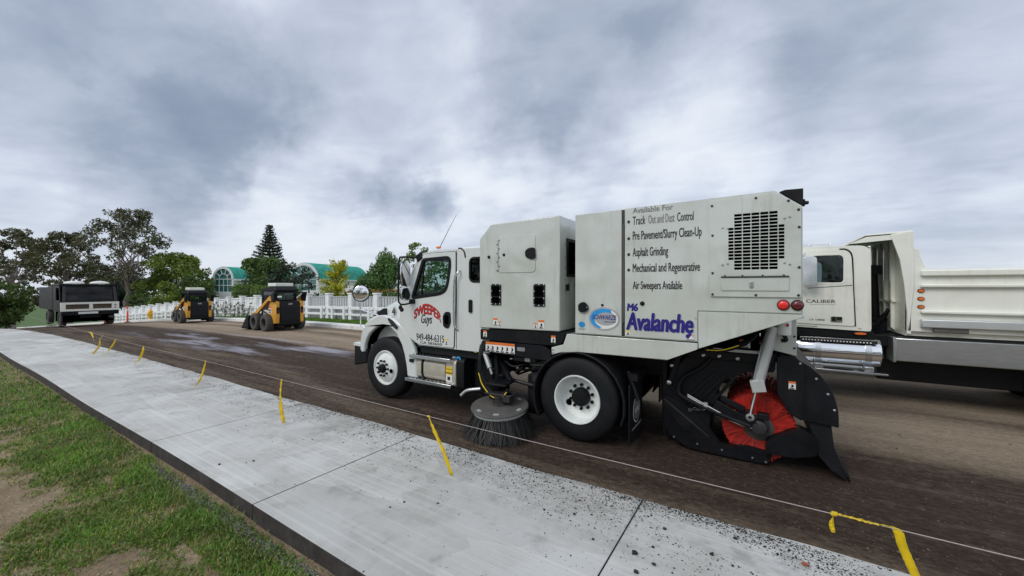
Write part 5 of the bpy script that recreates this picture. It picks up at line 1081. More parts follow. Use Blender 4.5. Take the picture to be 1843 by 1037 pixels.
# ================================================================ white fence
def build_fence():
    T = thing('white_fence', 'white post and rail fence with grey pickets along the far verge', 'fence', (-20, 13.3, G(-20)))
    o = root_loc(T); Y = 13.3; sp = 2.1; n = 27; xs = [-8.16-sp*k for k in range(n)]
    def gz(x): return G(x)+.13
    post = MB().box(-.15, .15, -.15, .15, 0, 1.46).prism([(-.18, -.18), (.18, -.18), (.18, .18), (-.18, .18)], 1.46, 1.53, 'z').build('post', 'fence_white', T, loc=(0, 0, 0), bevel=.012)
    picket = MB().box(-.075, .075, -.02, .02, 0, 1.18).prism([(-.075, 1.18), (.075, 1.18), (.04, 1.24), (-.04, 1.24)], -.02, .02).build('picket', 'fence_grey', T, loc=(0, 0, 0))
    slat = MB().box(-.09, .09, -.015, .015, 0, 1.20).build('white_slat', 'fence_white', T, loc=(0, 0, 0))
    stub = MB().box(-.09, .09, -.09, .09, 0, .80).build('short_post', 'fence_white', T, loc=(0, 0, 0), bevel=.012)
    def put(src, first, x, y, z):
        p = Vector((x, y, z))-o
        if first: src.location = p; return src
        return piece(src, T, p)
    for i, x in enumerate(xs): put(post, i == 0, x, Y, gz(x)-.05)
    for i in range(n-1):
        a, b = xs[i], xs[i+1]; za, zb = gz(a), gz(b)
        put(stub, i == 0, a-.42, Y-.16, gz(a-.42)-.05); 
        if i % 2: put(stub, False, a-1.5, Y-.16, gz(a-1.5)-.05)
        solid = b < -25.5 and not (-37.6 < b < -36.2)
        for h, w in ((.66, .16), (.30, .12)): MB().bar((a-.1, Y-.17, za+h), (b+.1, Y-.17, zb+h), .07, w).build('rail', 'fence_white', T, bevel=.008)
        MB().bar((a-.12, Y+.03, za+1.27), (b+.12, Y+.03, zb+1.27), .05, .05).build('top_rail', 'fence_grey', T, bevel=.008)
        MB().bar((a-.12, Y+.09, za+.12), (b+.12, Y+.09, zb+.12), .05, .10).build('bottom_rail', 'fence_white', T)
        if solid:
            MB().obox(((a+b)/2, Y+.06, (za+zb)/2+.70), ((b-a)/2+.12, 0, (zb-za)/2), (0, .02, 0), (0, 0, .66)).build('infill_panel', 'fence_white', T)
        for k in range(9):
            x = a-.20-(sp-.40)*k/8
            if not solid: put(picket, i == 0 and k == 0, x, Y+.05, gz(x)+.03)
            elif k % 2: put(slat, not slat.get('used'), x, Y+.03, gz(x)+.03); slat['used'] = 1
    return T
fence = build_fence()
# ================================================================ vegetation
def leaves(P, size, asp=.5, droop=0., rs=None):
    """leaf-sized rhombic faces at points P"""
    rs = rs or rng; n = len(P); P = np.asarray(P)
    u = rs.normal(size=(n, 3)); u[:, 2] -= droop; u /= np.linalg.norm(u, axis=1)[:, None]
    w = np.cross(u, rs.normal(size=(n, 3))); w /= np.linalg.norm(w, axis=1)[:, None]
    s = (size*rs.uniform(.6, 1.3, n))[:, None]
    V = np.stack([P-u*s, P+w*s*asp, P+u*s, P-w*s*asp], 1).reshape(-1, 3); F = np.arange(4*n).reshape(-1, 4); return V, F
def clumps(centres, rad, n, flat=1.0, rs=None):
    rs = rs or rng; out = []
    for c, r in zip(centres, rad):
        k = max(8, int(n*(r*r))); d = rs.normal(size=(k, 3)); d /= np.linalg.norm(d, axis=1)[:, None]
        d *= (r*rs.uniform(.25, 1., k)**.45)[:, None]; d[:, 2] *= flat; out.append(np.asarray(c)+d)
    return np.concatenate(out)
def limb(mb, p, q, r0, r1, wob=.12, n=5):
    p, q = Vector(p), Vector(q); L = (q-p).length; pts = []
    for k in range(n+1):
        t = k/n; w = L*wob*math.sin(t*math.pi); pts.append(p.lerp(q, t)+Vector((random.uniform(-1, 1), random.uniform(-1, 1), random.uniform(-.4, .4)))*w*.5)
    mb.tube(pts, [r0+(r1-r0)*k/n for k in range(n+1)], 7); return pts
def tree(name, label, x, y, h, w, leafm, leaf=.2, n=110, nclump=40, trunk=.35, shape='round', barkm='bark', asp=.5, seed=1, group=None, low=.25, lean=0., cat='tree', zb=None, hole=0.):
    random.seed(seed); rs = np.random.default_rng(seed); z0 = (G(x)+.1) if zb is None else zb
    T = thing(name, label, cat, (x, y, z0), 0, group); mb = MB(); C = []; Rr = []
    top = Vector((x+lean, y, z0+h*(.55 if shape != 'tall' else .8)))
    limb(mb, (x, y, z0-.2), top, trunk, trunk*.45, .06, 6)
    for k in range(nclump):
        a = random.uniform(0, 2*math.pi); t = random.random()
        if shape == 'euc':      # open crown: clumps ride on long rising limbs
            t = random.random()**.8; rr = w*(.35+.65*math.sin(math.pi*min(1, .18+t*.8)))*random.random()**.45; zz = z0+h*(low+(1-low)*t); f = .62
        elif shape == 'tall': rr = w*(1-t)**.6*random.random()**.5; zz = z0+h*(low+(1-low)*t); f = 1.
        else: rr = w*math.sqrt(max(.05, 1-(2*t-1)**2))*random.random()**.4; zz = z0+h*(low+(1-low)*t); f = .8
        c = (x+lean*t+rr*math.cos(a), y+rr*math.sin(a)*.8, zz); r = w*random.uniform(.17, .33)*(1. if shape != 'euc' else .53)
        C.append(c); Rr.append(r)
        if k % (3 if shape == 'euc' else 4) == 0:
            t0 = random.uniform(.45, 1.0) if shape == 'euc' else random.uniform(.35, .95); s = Vector((x, y, z0)).lerp(top, t0); limb(mb, s, c, trunk*(.34 if shape != 'euc' else .24), trunk*.04, .22)
    P = clumps(C, Rr, n, .75, rs); V, F = leaves(P, leaf, asp, .2, rs)
    fast_mesh('crown', V, F, leafm, T); mb.build('trunk', barkm, T, smooth=60); return T
tree('eucalyptus_tree', 'tall dark eucalyptus with forked pale trunk at the left behind the fence', -76.2, 17.4, 15.6, 6.0, 'leaf_dark', .20, 105, 120, .36, 'euc', 'bark_grey', .42, 5, None, .34, 1.6)
tree('eucalyptus_tree', 'broad dark eucalyptus crown above the work truck at the left edge', -81.5, 13.0, 12.8, 5.6, 'leaf_dark', .24, 110, 110, .42, 'euc', 'bark_grey', .42, 9, None, .25, -.6)
tree('shade_tree', 'wide bright green tree behind the far loader', -71.4, 21.6, 8.9, 5.0, 'leaf_bright', .21, 120, 80, .28, 'round', 'bark', .5, 12, None, .12)
tree('shade_tree', 'mid green tree with olive leaves right of the wide bright one', -61.5, 21.0, 5.7, 2.3, 'leaf_mid', .18, 190, 40, .18, 'round', 'bark', .5, 21, None, .1)
tree('round_shrub', 'low round shrub above the far white fence panels', -67.9, 16.7, 3.4, 1.5, 'leaf_mid', .15, 260, 30, .12, 'round', 'bark', .5, 31, None, .1, cat='shrub')
tree('garden_shrub', 'tall pale green shrub behind the fence near the far loader', -59.8, 17.0, 4.3, 1.9, 'leaf_bright', .16, 220, 34, .12, 'tall', 'bark', .4, 33, None, .05, cat='shrub')
tree('garden_shrub', 'dark shrub low behind the fence right of the far loader', -50.0, 17.2, 2.6, 1.3, 'leaf_pine', .15, 260, 24, .10, 'round', 'bark', .5, 35, None, .05, cat='shrub')
tree('spreading_tree', 'spreading dark green tree below the pointed conifer', -45.5, 21.2, 5.9, 2.9, 'leaf_mid', .17, 190, 60, .24, 'round', 'bark', .5, 41, None, .24)
tree('spreading_tree', 'dark leafy tree between conifer and second green vault', -41.2, 21.6, 5.3, 1.9, 'leaf_pine', .16, 190, 36, .2, 'round', 'bark', .5, 43, None, .25)
tree('round_tree', 'small dense round tree in front of the second green vault', -32.3, 18.8, 3.75, 1.0, 'leaf_pine', .10, 520, 30, .11, 'round', 'bark', .5, 51, None, .22)
tree('shade_tree', 'tall dark tree at the far left beyond the work truck', -98, 9.6, 15.0, 6.0, 'leaf_dark', .28, 90, 80, .45, 'euc', 'bark_grey', .42, 71, None, .25)
tree('garden_shrub', 'broad bushy shrub mass left of the work truck', -80, 5.8, 5.6, 4.2, 'leaf_mid', .22, 130, 50, .2, 'round', 'bark', .5, 73, None, .05, cat='shrub')
tree('garden_shrub', 'low bright bushes at the far left end of the sidewalk', -72, 1.5, 4.2, 3.6, 'leaf_bright', .20, 130, 44, .16, 'round', 'bark', .5, 79, None, .05, cat='shrub')
tree('shade_tree', 'distant grey green tree left of the eucalyptus trunk', -104, 24.0, 9.6, 6.0, 'leaf_pine', .3, 90, 50, .3, 'round', 'bark', .5, 75, None, .1)
# layered yellow tree
def yellow_tree():
    random.seed(4); rs = np.random.default_rng(4); x, y = -28.4, 18.9; z0 = G(x)+.3; T = thing('yellow_tree', 'yellow leaved tree with layered sprays behind the fence', 'tree', (x, y, z0)); mb = MB(); P = []
    limb(mb, (x, y, z0), (x, y, z0+3.2), .10, .04, .05)
    for k in range(46):
        t = random.random(); a = random.uniform(0, 6.283); L = random.uniform(.7, 1.7)*(1.15-.75*t); s = Vector((x, y, z0+.8+2.5*t)); e = s+Vector((math.cos(a)*L, math.sin(a)*L, random.uniform(.1, .75))); limb(mb, s, e, .03, .008, .1, 3)
        m = 95; q = rs.uniform(.25, 1.05, m)[:, None]; pt = np.array(s)*(1-q)+np.array(e)*q+rs.normal(size=(m, 3))*np.array([.13, .13, .08]); P.append(pt)
    V, F = leaves(np.concatenate(P), .085, .5, .1, rs); fast_mesh('crown', V, F, 'leaf_yellow', T); mb.build('trunk', 'bark', T, smooth=60)
yellow_tree()
def willow(x, y, h, w, seed, label, m='leaf_willow'):
    random.seed(seed); rs = np.random.default_rng(seed); z0 = G(x)+.1; T = thing('weeping_tree', label, 'tree', (x, y, z0)); mb = MB(); P = []
    limb(mb, (x, y, z0), (x, y, z0+h*.75), .16, .07, .08)
    for k in range(110):
        a = random.uniform(0, 6.283); r = w*random.random()**.55; t = .52+.48*math.sqrt(max(0, 1-(r/w)**2)); top = z0+h*t*(random.uniform(.86, 1.) if k % 3 else random.uniform(.5, .9)); L = h*random.uniform(.12, .36); mm = 46
        if k % 5 == 0: limb(mb, (x, y, z0+h*.6), (x+r*math.cos(a), y+r*math.sin(a), top), .05, .012, .1, 4)
        q = rs.uniform(0, 1, mm); P.append(np.stack([x+r*math.cos(a)*(1+.12*q)+rs.normal(size=mm)*.11, y+r*math.sin(a)*(1+.12*q)+rs.normal(size=mm)*.11, top-L*q+rs.normal(size=mm)*.08], 1))
    V, F = leaves(np.concatenate(P), .12, .35, 1.2, rs); fast_mesh('crown', V, F, m, T); mb.build('trunk', 'bark', T, smooth=60)
willow(-22.6, 18.9, 4.75, 1.15, 3, 'drooping green tree just left of the truck mirrors'); willow(-22.9, 18.0, 3.1, 1.2, 5, 'lower drooping bush left of the truck mirrors')
tree('shade_tree', 'olive green tree showing behind the sweeper cab', -22.2, 21.5, 5.2, 1.25, 'leaf_bright', .11, 520, 40, .15, 'round', 'bark', .5, 61, None, .2)
tree('shade_tree', 'dense tree seen through the cab windows', -20.0, 21.5, 4.0, 2.0, 'leaf_willow', .16, 170, 34, .15, 'round', 'bark', .5, 67, None, .1)
# belt of garden trees on the near side of the street, mirrored in the truck's paint
def tree_belt():
    rs = np.random.default_rng(17); C = []; Rr = []
    for k in range(150):
        x = rs.uniform(-26, 16); t = rs.random(); C.append((x, -14+rs.normal()*1.3, .3+(5.2+2.2*math.sin(x*.55)+1.2*math.sin(x*1.7))*t)); Rr.append(rs.uniform(.9, 1.8)*(1.15-.5*t))
    V, F = leaves(clumps(C, Rr, 70, .8, rs), .20, .5, .2, rs); o = struct(fast_mesh('tree_belt', V, F, 'leaf_mid'), 'stuff'); o['label'] = 'belt of garden trees along the near side of the street'
tree_belt()
def norfolk(x, y, h, label):
    random.seed(8); rs = np.random.default_rng(8); z0 = G(x)+.1; T = thing('norfolk_pine', label, 'conifer', (x, y, z0)); mb = MB(); P = []
    mb.tube([(x, y, z0), (x+.05, y, z0+h*.5), (x, y, z0+h)], [.28, .16, .02], 8); k = 0; z = h*.22
    while z < h*.985:
        t = (z-h*.22)/(h*.78); L = 3.1*(1-t)**.9+.10; m = 9 if t < .8 else 6
        for j in range(m):
            a = 2*math.pi*(j+random.uniform(-.25, .25))/m+k*.5; l = L*random.uniform(.8, 1.1); e = Vector((math.cos(a), math.sin(a), 0)); s = Vector((x, y, z0+z)); tip = s+e*l+Vector((0, 0, .20*l)); mid = s+e*l*.55-Vector((0, 0, .02*l))
            mb.tube([s, mid, tip], [.03, .022, .01], 4); q = rs.uniform(.15, 1., max(14, int(46*l))); pt = np.where((q < .55)[:, None], np.array(s)+(np.array(mid)-np.array(s))*(q/.55)[:, None], np.array(mid)+(np.array(tip)-np.array(mid))*((q-.55)/.45)[:, None])
            P.append(pt+rs.normal(size=pt.shape)*np.array([.11, .11, .05]))
        z += .26+.34*(1-t); k += 1
    V, F = leaves(np.concatenate(P), .14, .45, 0, rs); fast_mesh('crown', V, F, 'leaf_pine', T); mb.build('trunk', 'bark', T, smooth=60)
norfolk(-53.3, 25.8, 11.6, 'pointed tiered conifer standing between the two green vaulted roofs')
def hedge(x0, x1, y0, y1, h, label):
    z0 = G((x0+x1)/2)+.1; T = thing('hedge', label, 'hedge', ((x0+x1)/2, (y0+y1)/2, z0)); rs = np.random.default_rng(2); n = 5200
    P = np.stack([rs.uniform(x0, x1, n), rs.uniform(y0, y1, n), z0+rs.uniform(.1, h, n)], 1); f = rs.integers(0, 3, n); P[f == 0, 2] = z0+h+rs.normal(size=(f == 0).sum())*.04; P[f == 1, 1] = y0+rs.normal(size=(f == 1).sum())*.05; P[f == 2, 0] = np.where(rs.random((f == 2).sum()) < .5, x0, x1)+rs.normal(size=(f == 2).sum())*.05
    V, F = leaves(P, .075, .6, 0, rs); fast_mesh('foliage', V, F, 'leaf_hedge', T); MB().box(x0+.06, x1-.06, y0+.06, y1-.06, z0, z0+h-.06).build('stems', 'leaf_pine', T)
hedge(-38.6, -34.6, 15.6, 16.8, 2.45, 'clipped green box hedge left of the nearer loader'); hedge(-34.3, -29.5, 15.2, 16.4, 2.10, 'lower darker clipped hedge behind the nearer loader')
# strap leaved plants by the gap, flowers on the fence
def strap_plant(x, y, h, n, seed, label, name='strap_leaf_plant'):
    random.seed(seed); z0 = G(x)+.12; T = thing(name, label, 'plant', (x, y, z0))
    for k in range(n):
        a = random.uniform(0, 6.283); l = h*random.uniform(.6, 1.1); e = Vector((math.cos(a), math.sin(a), 0)); s = Vector((-math.sin(a), math.cos(a), 0)); pts = [(0, .02), (.15*l, .55*l), (.42*l, .95*l), (.75*l, .85*l)]; wd = [.05, .10, .08, .005]
        V = []
        for (d, z), w_ in zip(pts, wd): p = Vector((x, y, z0+z))+e*d; V += [p-s*w_, p+s*w_]
        MB().add(V, [(2*i, 2*i+1, 2*i+3, 2*i+2) for i in range(3)]).build('leaf', 'leaf_willow', T, smooth=80)
strap_plant(-37.2, 12.9, 1.2, 16, 3, 'strap leaved plant in the gap beside the far loader'); strap_plant(-38.4, 13.8, 1.7, 14, 6, 'taller strap leaved plant against the fence behind the far loader')
def vine(x0, x1, label):
    z0 = G(x0)+.13; T = thing('fence_vine', label, 'vine', ((x0+x1)/2, 13.05, z0)); rs = np.random.default_rng(7); mb = MB(); P = []
    random.seed(3)
    for k in range(9):
        x = x0+(x1-x0)*(k+.5)/9+random.uniform(-.15, .15); pts = [(x+random.uniform(-.12, .12)*j, 13.06-.01*j, z0+.35+.19*j) for j in range(5)]; mb.tube(curve(pts, 3), .012, 5); P.append(np.repeat(np.array(pts), 9, 0)+rs.normal(size=(45, 3))*np.array([.13, .015, .10]))
    V, F = leaves(np.concatenate(P), .07, .6, 0, rs); V = V.reshape(-1, 3); V[:, 1] = np.clip(V[:, 1], 12.9, 13.12); fast_mesh('foliage', V, F, 'leaf_dark', T); mb.build('stem', 'bark', T)
vine(-35.6, -29.6, 'thin dark vine climbing the white fence panels left of the nearer loader')
def flowers():
    x0, x1, y = -21.5, -14.5, 15.0; T = thing('flower_bed', 'row of small orange flowers showing above the fence left of the cab', 'flowers', (-18, y, G(-18))); rs = np.random.default_rng(3); n = 1500
    P = np.stack([rs.uniform(x0, x1, n), y+rs.normal(size=n)*.3, .2+1.45*rs.random(n)**.6], 1); V, F = leaves(P, .10, .6, 0, rs); fast_mesh('foliage', V, F, 'leaf_mid', T)
    P = np.stack([rs.uniform(x0, x1, 160), y-.1+rs.normal(size=160)*.3, 1.62+rs.normal(size=160)*.06], 1); V, F = leaves(P, .05, .9, 0, rs); fast_mesh('blossom', V, F, 'flower_orange', T)
flowers()
# spiky treetop behind the cab roof
def palm(x, y, h):
    random.seed(2); z0 = G(x); T = thing('palm_tree', 'thin palm with sparse fronds peeking over the cab roof', 'palm', (x, y, z0)); MB().tube([(x, y, z0), (x+.1, y, z0+h)], [.14, .10], 8).build('trunk', 'bark', T, smooth=60)
    for k in range(9):
        a = 6.283*k/9; e = Vector((math.cos(a), math.sin(a), 0)); P = [Vector((x+.1, y, z0+h))+e*d+Vector((0, 0, z)) for d, z in ((0, 0), (.45, .40), (1.0, .42), (1.4, .1))]; s = Vector((-math.sin(a), math.cos(a), 0)); V = []
        for p, w_ in zip(P, (.03, .2, .16, .01)): V += [p-s*w_-Vector((0, 0, w_*.5)), p, p+s*w_-Vector((0, 0, w_*.5))]
        MB().add(V, [q for i in range(3) for q in ((3*i, 3*i+1, 3*i+4, 3*i+3), (3*i+1, 3*i+2, 3*i+5, 3*i+4))]).build('frond', 'leaf_dark', T)
palm(-29.3, 34.8, 6.0)

# ================================================================ vaulted house wings
def vault(px, py, zs, Rr, L, wall, bearing, label):
    ax = Vector((math.sin(R(bearing)), math.cos(R(bearing)), 0)); sd = Vector((ax.y, -ax.x, 0)); zb = G(px)
    T = thing('vaulted_house_wing', label, 'building', (px, py, zb)); o = Vector((px, py, zs))
    def pt(a, r, d): return o+sd*(math.cos(a)*r)+Vector((0, 0, math.sin(a)*r))+ax*d
    n = 28; mb = MB(); mb.grid(lambda u, v: pt(math.pi*u, Rr, L*v), n, 1); rf = mb.build('roof', 'green_copper', T, smooth=60)
    k = int(L/.55); 
    for i in range(k+1):
        mb = MB(); d = L*i/k; mb.tube([pt(math.pi*j/18, Rr+.015, d) for j in range(19)], .05, 5); mb.build('standing_seam', 'green_copper', rf, smooth=60)
    mb = MB(); mb.grid(lambda u, v: pt(math.pi*u, Rr*(1.0 if v < .5 else 1.0), L), 2, 1)
    mb = MB(); pts = [pt(math.pi*j/20, Rr, L) for j in range(21)]; mb.add(pts, [tuple(range(21))]); mb.build('gable', 'green_copper', T)
    h = zs-zb
    wl = MB()
    for s in (-1, 1): wl.obox(o+sd*(s*(Rr-.08))+ax*(L/2)-Vector((0, 0, h/2)), sd*.10, ax*L/2, Vector((0, 0, h/2)))
    wl.obox(o+ax*L-Vector((0, 0, h/2)), sd*Rr, ax*.1, Vector((0, 0, h/2))).build('wall', 'stucco_white', T, split=True)
    mb = MB()
    for s in (-1, 1): mb.obox(o+sd*(s*(Rr+.15))+ax*(L/2)-Vector((0, 0, .1)), sd*.22, ax*(L/2+.1), Vector((0, 0, .12)))
    mb.build('eave', 'stucco_white', T, split=True)
    # arched window filling the front
    z1 = -wall; ring = [pt(math.pi*j/24, Rr*1.0, -.06) for j in range(25)]; inn = [pt(math.pi*j/24, Rr*.84, -.06) for j in range(25)]
    mb = MB()
    for a, b in ((-.12, .06),):
        A = [p+ax*a for p in ring]; B = [p+ax*a for p in inn]; mb.add(A+B, [(i, i+1, 26+i, 25+i) for i in range(24)]); C = [p+ax*b for p in inn]; mb.add(B+C, [(i, i+1, 26+i, 25+i) for i in range(24)]); D = [p+ax*b for p in ring]; mb.add(A+D, [(i, i+1, 26+i, 25+i) for i in range(24)])
    wd = mb.build('arched_window_frame', 'stucco_white', T, smooth=50)
    gl = MB(); g = [pt(math.pi*j/24, Rr*.85, .05) for j in range(25)]; g += [o-sd*Rr*.85+ax*.05-Vector((0, 0, wall)), o+sd*Rr*.85+ax*.05-Vector((0, 0, wall))]; gl.add(g, [tuple(range(27))]); gl.build('pane', 'window_teal', wd)
    m = MB()
    for a in (36, 72, 108, 144): m.bar(pt(R(a), Rr*.42, -.02), pt(R(a), Rr*.86, -.02), .09, .09)
    m.tube([pt(math.pi*j/14, Rr*.42, -.02) for j in range(15)], .05, 5)
    for zz in (0, -wall*.5): m.bar(o-sd*Rr*.86-ax*.02+Vector((0, 0, zz)), o+sd*Rr*.86-ax*.02+Vector((0, 0, zz)), .09, .10)
    for q in (-.42, 0, .42): m.bar(o+sd*Rr*q-ax*.02, o+sd*Rr*q-ax*.02-Vector((0, 0, wall)), .08, .08)
    m.build('mullion', 'stucco_white', wd, split=True)
    for s in (-1, 1): MB().obox(o+sd*s*Rr*.92-Vector((0, 0, wall/2)), sd*Rr*.08, ax*.12, Vector((0, 0, wall/2))).build('jamb', 'stucco_white', wd)
    MB().obox(o-Vector((0, 0, wall+(h-wall)/2)), sd*(Rr+.3), ax*.2, Vector((0, 0, (h-wall)/2))).build('front_wall', 'stucco_white', T)
vault(-67.6, 26.2, 2.95, 1.85, 14, 1.9, -21.3, 'house wing with green vaulted roof and tall arched window, left of the conifer')
vault(-61.2, 34.9, 3.0, 2.65, 14, 1.8, -21.3, 'house wing with long ribbed green vaulted roof right of the conifer')
wg = thing('garden_house', 'low white garden wall block behind the yellow tree', 'building', (-40, 33, 0)); MB().box(-47, -30, 31, 36, -.4, 1.9).build('wall', 'stucco_white', wg)

# ================================================================ small street things
def delineator(x, y, h, label):
    z = G(x); T = thing('delineator_post', label, 'delineator', (x, y, z), 0, 'orange posts along the far kerb'); MB().lathe((x, y, z), (0, 0, 1), [(.20, 0), (.20, .04), (.08, .07), (.055, .10)], 16).build('base', 'black_plastic', T, smooth=40)
    MB().lathe((x, y, z), (0, 0, 1), [(.07, .06), (.055, h), (.03, h+.03), (0, h+.03)], 16).build('post', 'delineator', T, smooth=40); MB().lathe((x, y, z), (0, 0, 1), [(.063, h*.7), (.063, h*.82)], 16).build('reflective_band', 'white_print', T, smooth=40)
delineator(-39.5, 8.0, 1.1, 'red orange post right beside the work truck'); delineator(-44.0, 10.2, 1.35, 'red orange post standing by the far fence panels, between truck and hydrant'); delineator(-33.9, 10.6, 1.0, 'red orange post at the nose of the farther loader')
def hydrant(x, y):
    z = G(x)+.13; T = thing('fire_hydrant', 'yellow fire hydrant on the far verge', 'hydrant', (x, y, z)); MB().lathe((x, y, z), (0, 0, 1), [(.22, 0), (.22, .06), (.15, .08), (.14, .62), (.18, .64), (.18, .70), (.14, .78), (.06, .86), (.05, .92), (0, .92)], 20).build('barrel', 'hydrant_yellow', T, smooth=40)
    MB().cyl((x-.26, y, z+.5), (x+.26, y, z+.5), .075, 12).build('side_outlets', 'hydrant_yellow', T, smooth=40); MB().cyl((x, y, z+.46), (x, y-.24, z+.46), .10, 14).build('front_outlet', 'hydrant_yellow', T, smooth=40)
hydrant(-45.0, 11.9)
# guide string with yellow flags
SY = 2.70
def sz(x): return .675 + .00035*max(0, -x-5)**2.2*.35 + .006*math.sin(x*.7)
st = MB().tube([(x, SY, sz(x)) for x in np.arange(4.0, -24, -.5)], .0024, 5).build('guide_string', 'string', smooth=60); tag(st, 'thin pale guide string stretched along the sidewalk edge', 'string')
def ribbon(pts, wd, label, twist=0., name='flag_ribbon'):
    """a strip of flagging tape through pts; wd is its width"""
    C = curve(pts, 7); V = []; n = len(C)
    for i, p in enumerate(C):
        t = i/(n-1); a = .55+twist*t+.75*math.sin(t*5.5+pts[0][0]*3); k = wd*(.35+.65*min(1, t*3.2)) if len(pts) > 2 else wd
        d = Vector((math.cos(a), math.sin(a)*.8, 0)); cz = Vector((0, .004*math.sin(i*1.9+pts[0][0]), .003*math.sin(i*2.7))); V += [p-d*k/2+cz, p+d*k/2-cz]
    o = MB().add(V, [(2*i, 2*i+1, 2*i+3, 2*i+2) for i in range(n-1)]).build(name, 'ribbon_yellow', smooth=80); o.modifiers.new('t', 'SOLIDIFY').thickness = .0012
    knot = MB().tube([(pts[0][0]-.012, pts[0][1], pts[0][2]), (pts[0][0]+.012, pts[0][1], pts[0][2])], .009, 6).build('knot', 'ribbon_yellow', None, loc=root_loc(None)); knot.parent = o
    return tag(o, label, 'ribbon', 'yellow flags tied to the guide string')
def sp(x): return (x, SY, sz(x))
ribbon([sp(-14.9), (-14.55, 2.69, .70), (-14.25, 2.68, .52)], .05, 'yellow flag farthest left, slanting down to the right')
ribbon([sp(-13.55), (-13.75, 2.69, .60), (-13.85, 2.70, .42), (-14.25, 2.66, .18)], .055, 'second yellow flag from the left, hanging beside the slanting one')
ribbon([sp(-12.5), (-12.62, 2.68, .55), (-12.95, 2.66, .36), (-13.25, 2.65, .20)], .05, 'third yellow flag from the left, curled toward the lawn')
ribbon([sp(-10.62), (-10.58, 2.68, .58), (-10.72, 2.66, .40), (-10.95, 2.64, .24)], .05, 'fourth yellow flag from the left, bent in the middle')
ribbon([sp(-7.62), (-7.66, 2.68, .52), (-7.76, 2.66, .34), (-7.98, 2.62, .165)], .042, 'twisted thin yellow flag over dark asphalt crumbs', 1.6)
ribbon([sp(-5.27), (-5.28, 2.69, .50), (-5.22, 2.67, .30), (-5.14, 2.66, .145)], .05, 'straight hanging yellow flag near the slab joint')
ribbon([sp(-2.62), (-2.53, 2.69, .54), (-2.42, 2.68, .40), (-2.30, 2.665, .20)], .038, 'slanting yellow flag in front of the gutter broom')
ribbon([sp(.385), (.375, 2.69, .625), (.382, 2.68, .585)], .022, 'small folded yellow flag end near the bottom right')
ribbon([(.39, SY, sz(.39)+.006), (.47, SY, sz(.47)+.004), (.56, SY, sz(.56)), (.632, SY, sz(.63)), (.655, 2.69, .60), (.69, 2.68, .50), (.735, 2.67, .38)], .040, 'long yellow flag wrapped along the string at bottom right')

# ================================================================ sidewalk debris
def stone_mesh(P, S, rs):
    base = np.array([(1, 0, 0), (-1, 0, 0), (0, 1, 0), (0, -1, 0), (0, 0, 1), (0, 0, -.4)], float); tri = np.array([(0, 2, 4), (2, 1, 4), (1, 3, 4), (3, 0, 4), (2, 0, 5), (1, 2, 5), (3, 1, 5), (0, 3, 5)])
    n = len(P); sc_ = rs.uniform(.55, 1.25, (n, 6, 1)); a = rs.uniform(0, 6.283, n); ca, sa = np.cos(a), np.sin(a)
    B = base[None]*sc_*S[:, None, None]*np.array([1, .8, .6]); X = B[:, :, 0]*ca[:, None]-B[:, :, 1]*sa[:, None]; Y = B[:, :, 0]*sa[:, None]+B[:, :, 1]*ca[:, None]
    V = np.stack([X, Y, B[:, :, 2]], 2)+P[:, None, :]; F = (tri[None]+np.arange(n)[:, None, None]*6).reshape(-1, 3); return V.reshape(-1, 3), F
def crumbs():
    rs = np.random.default_rng(5); n = 36000
    x = -1-rs.exponential(6.0, n)*1.0+2.5; x = np.where(x < -40, rs.uniform(-20, 2, n), x); y = 3.34-np.where(rs.random(n) < .72, np.minimum(rs.exponential(.17, n), 1.0), np.minimum(rs.exponential(.5, n), 1.78))
    # gusty clusters
    keep = np.array([mnoise.noise(Vector((a*1.4, b*3.5, 2))) > -.16+.9*(3.34-b)*.22 + rs.uniform(-.28, .28) for a, b in zip(x, y)]); x, y = x[keep], y[keep]
    s = rs.lognormal(-5.75, .55, len(x)); s = np.clip(s, .0013, .015)
    P = np.stack([x, y, np.array([G(a) for a in x])+.12+s*.2], 1); V, F = stone_mesh(P, s, rs); o = fast_mesh('asphalt_crumbs', V, F, 'stone_dark'); struct(o, 'stuff'); o['label'] = 'black asphalt crumbs scattered over the sidewalk'
    n = 24000; x = np.where(rs.random(n) < .6, rs.uniform(-9, 3.5, n), rs.uniform(-26, 6, n)); y = 3.38+np.abs(rs.normal(size=n))*1.7; s = np.clip(rs.lognormal(-5.35, .55, n), .0018, .015); k = (y < 10.8) & np.array([mnoise.noise(Vector((p*.9, q*2.2, 5)))+.5*mnoise.noise(Vector((p*3, q*5, 1))) > rs.uniform(-.25, .45) for p, q in zip(x, y)]); P = np.stack([x, y, np.array([G(a) for a in x])+.002], 1)[k]; V, F = stone_mesh(P, s[k], rs); o = fast_mesh('road_gravel', V, F, 'road_grit'); struct(o, 'stuff'); o['label'] = 'loose grit left on the milled road'
crumbs()
def chunk(x, y, s, m, label, cat, group=None, name='asphalt_chunk'):
    random.seed(int(abs(x*1000))); mb = MB(); z = G(x)+.12
    def fn(u, v):
        a = 6.2832*u; b = (v-.5)*math.pi; p = Vector((math.cos(b)*math.cos(a), math.cos(b)*math.sin(a), math.sin(b))); k = 1+.45*mnoise.noise(p*1.7+Vector((x*7, y*5, 1)))
        return (x+p.x*s*k, y+p.y*s*k*.8, z+s*.45+p.z*s*k*.6)
    o = mb.grid(fn, 10, 6).build(name, m); tag(o, label, cat, group)
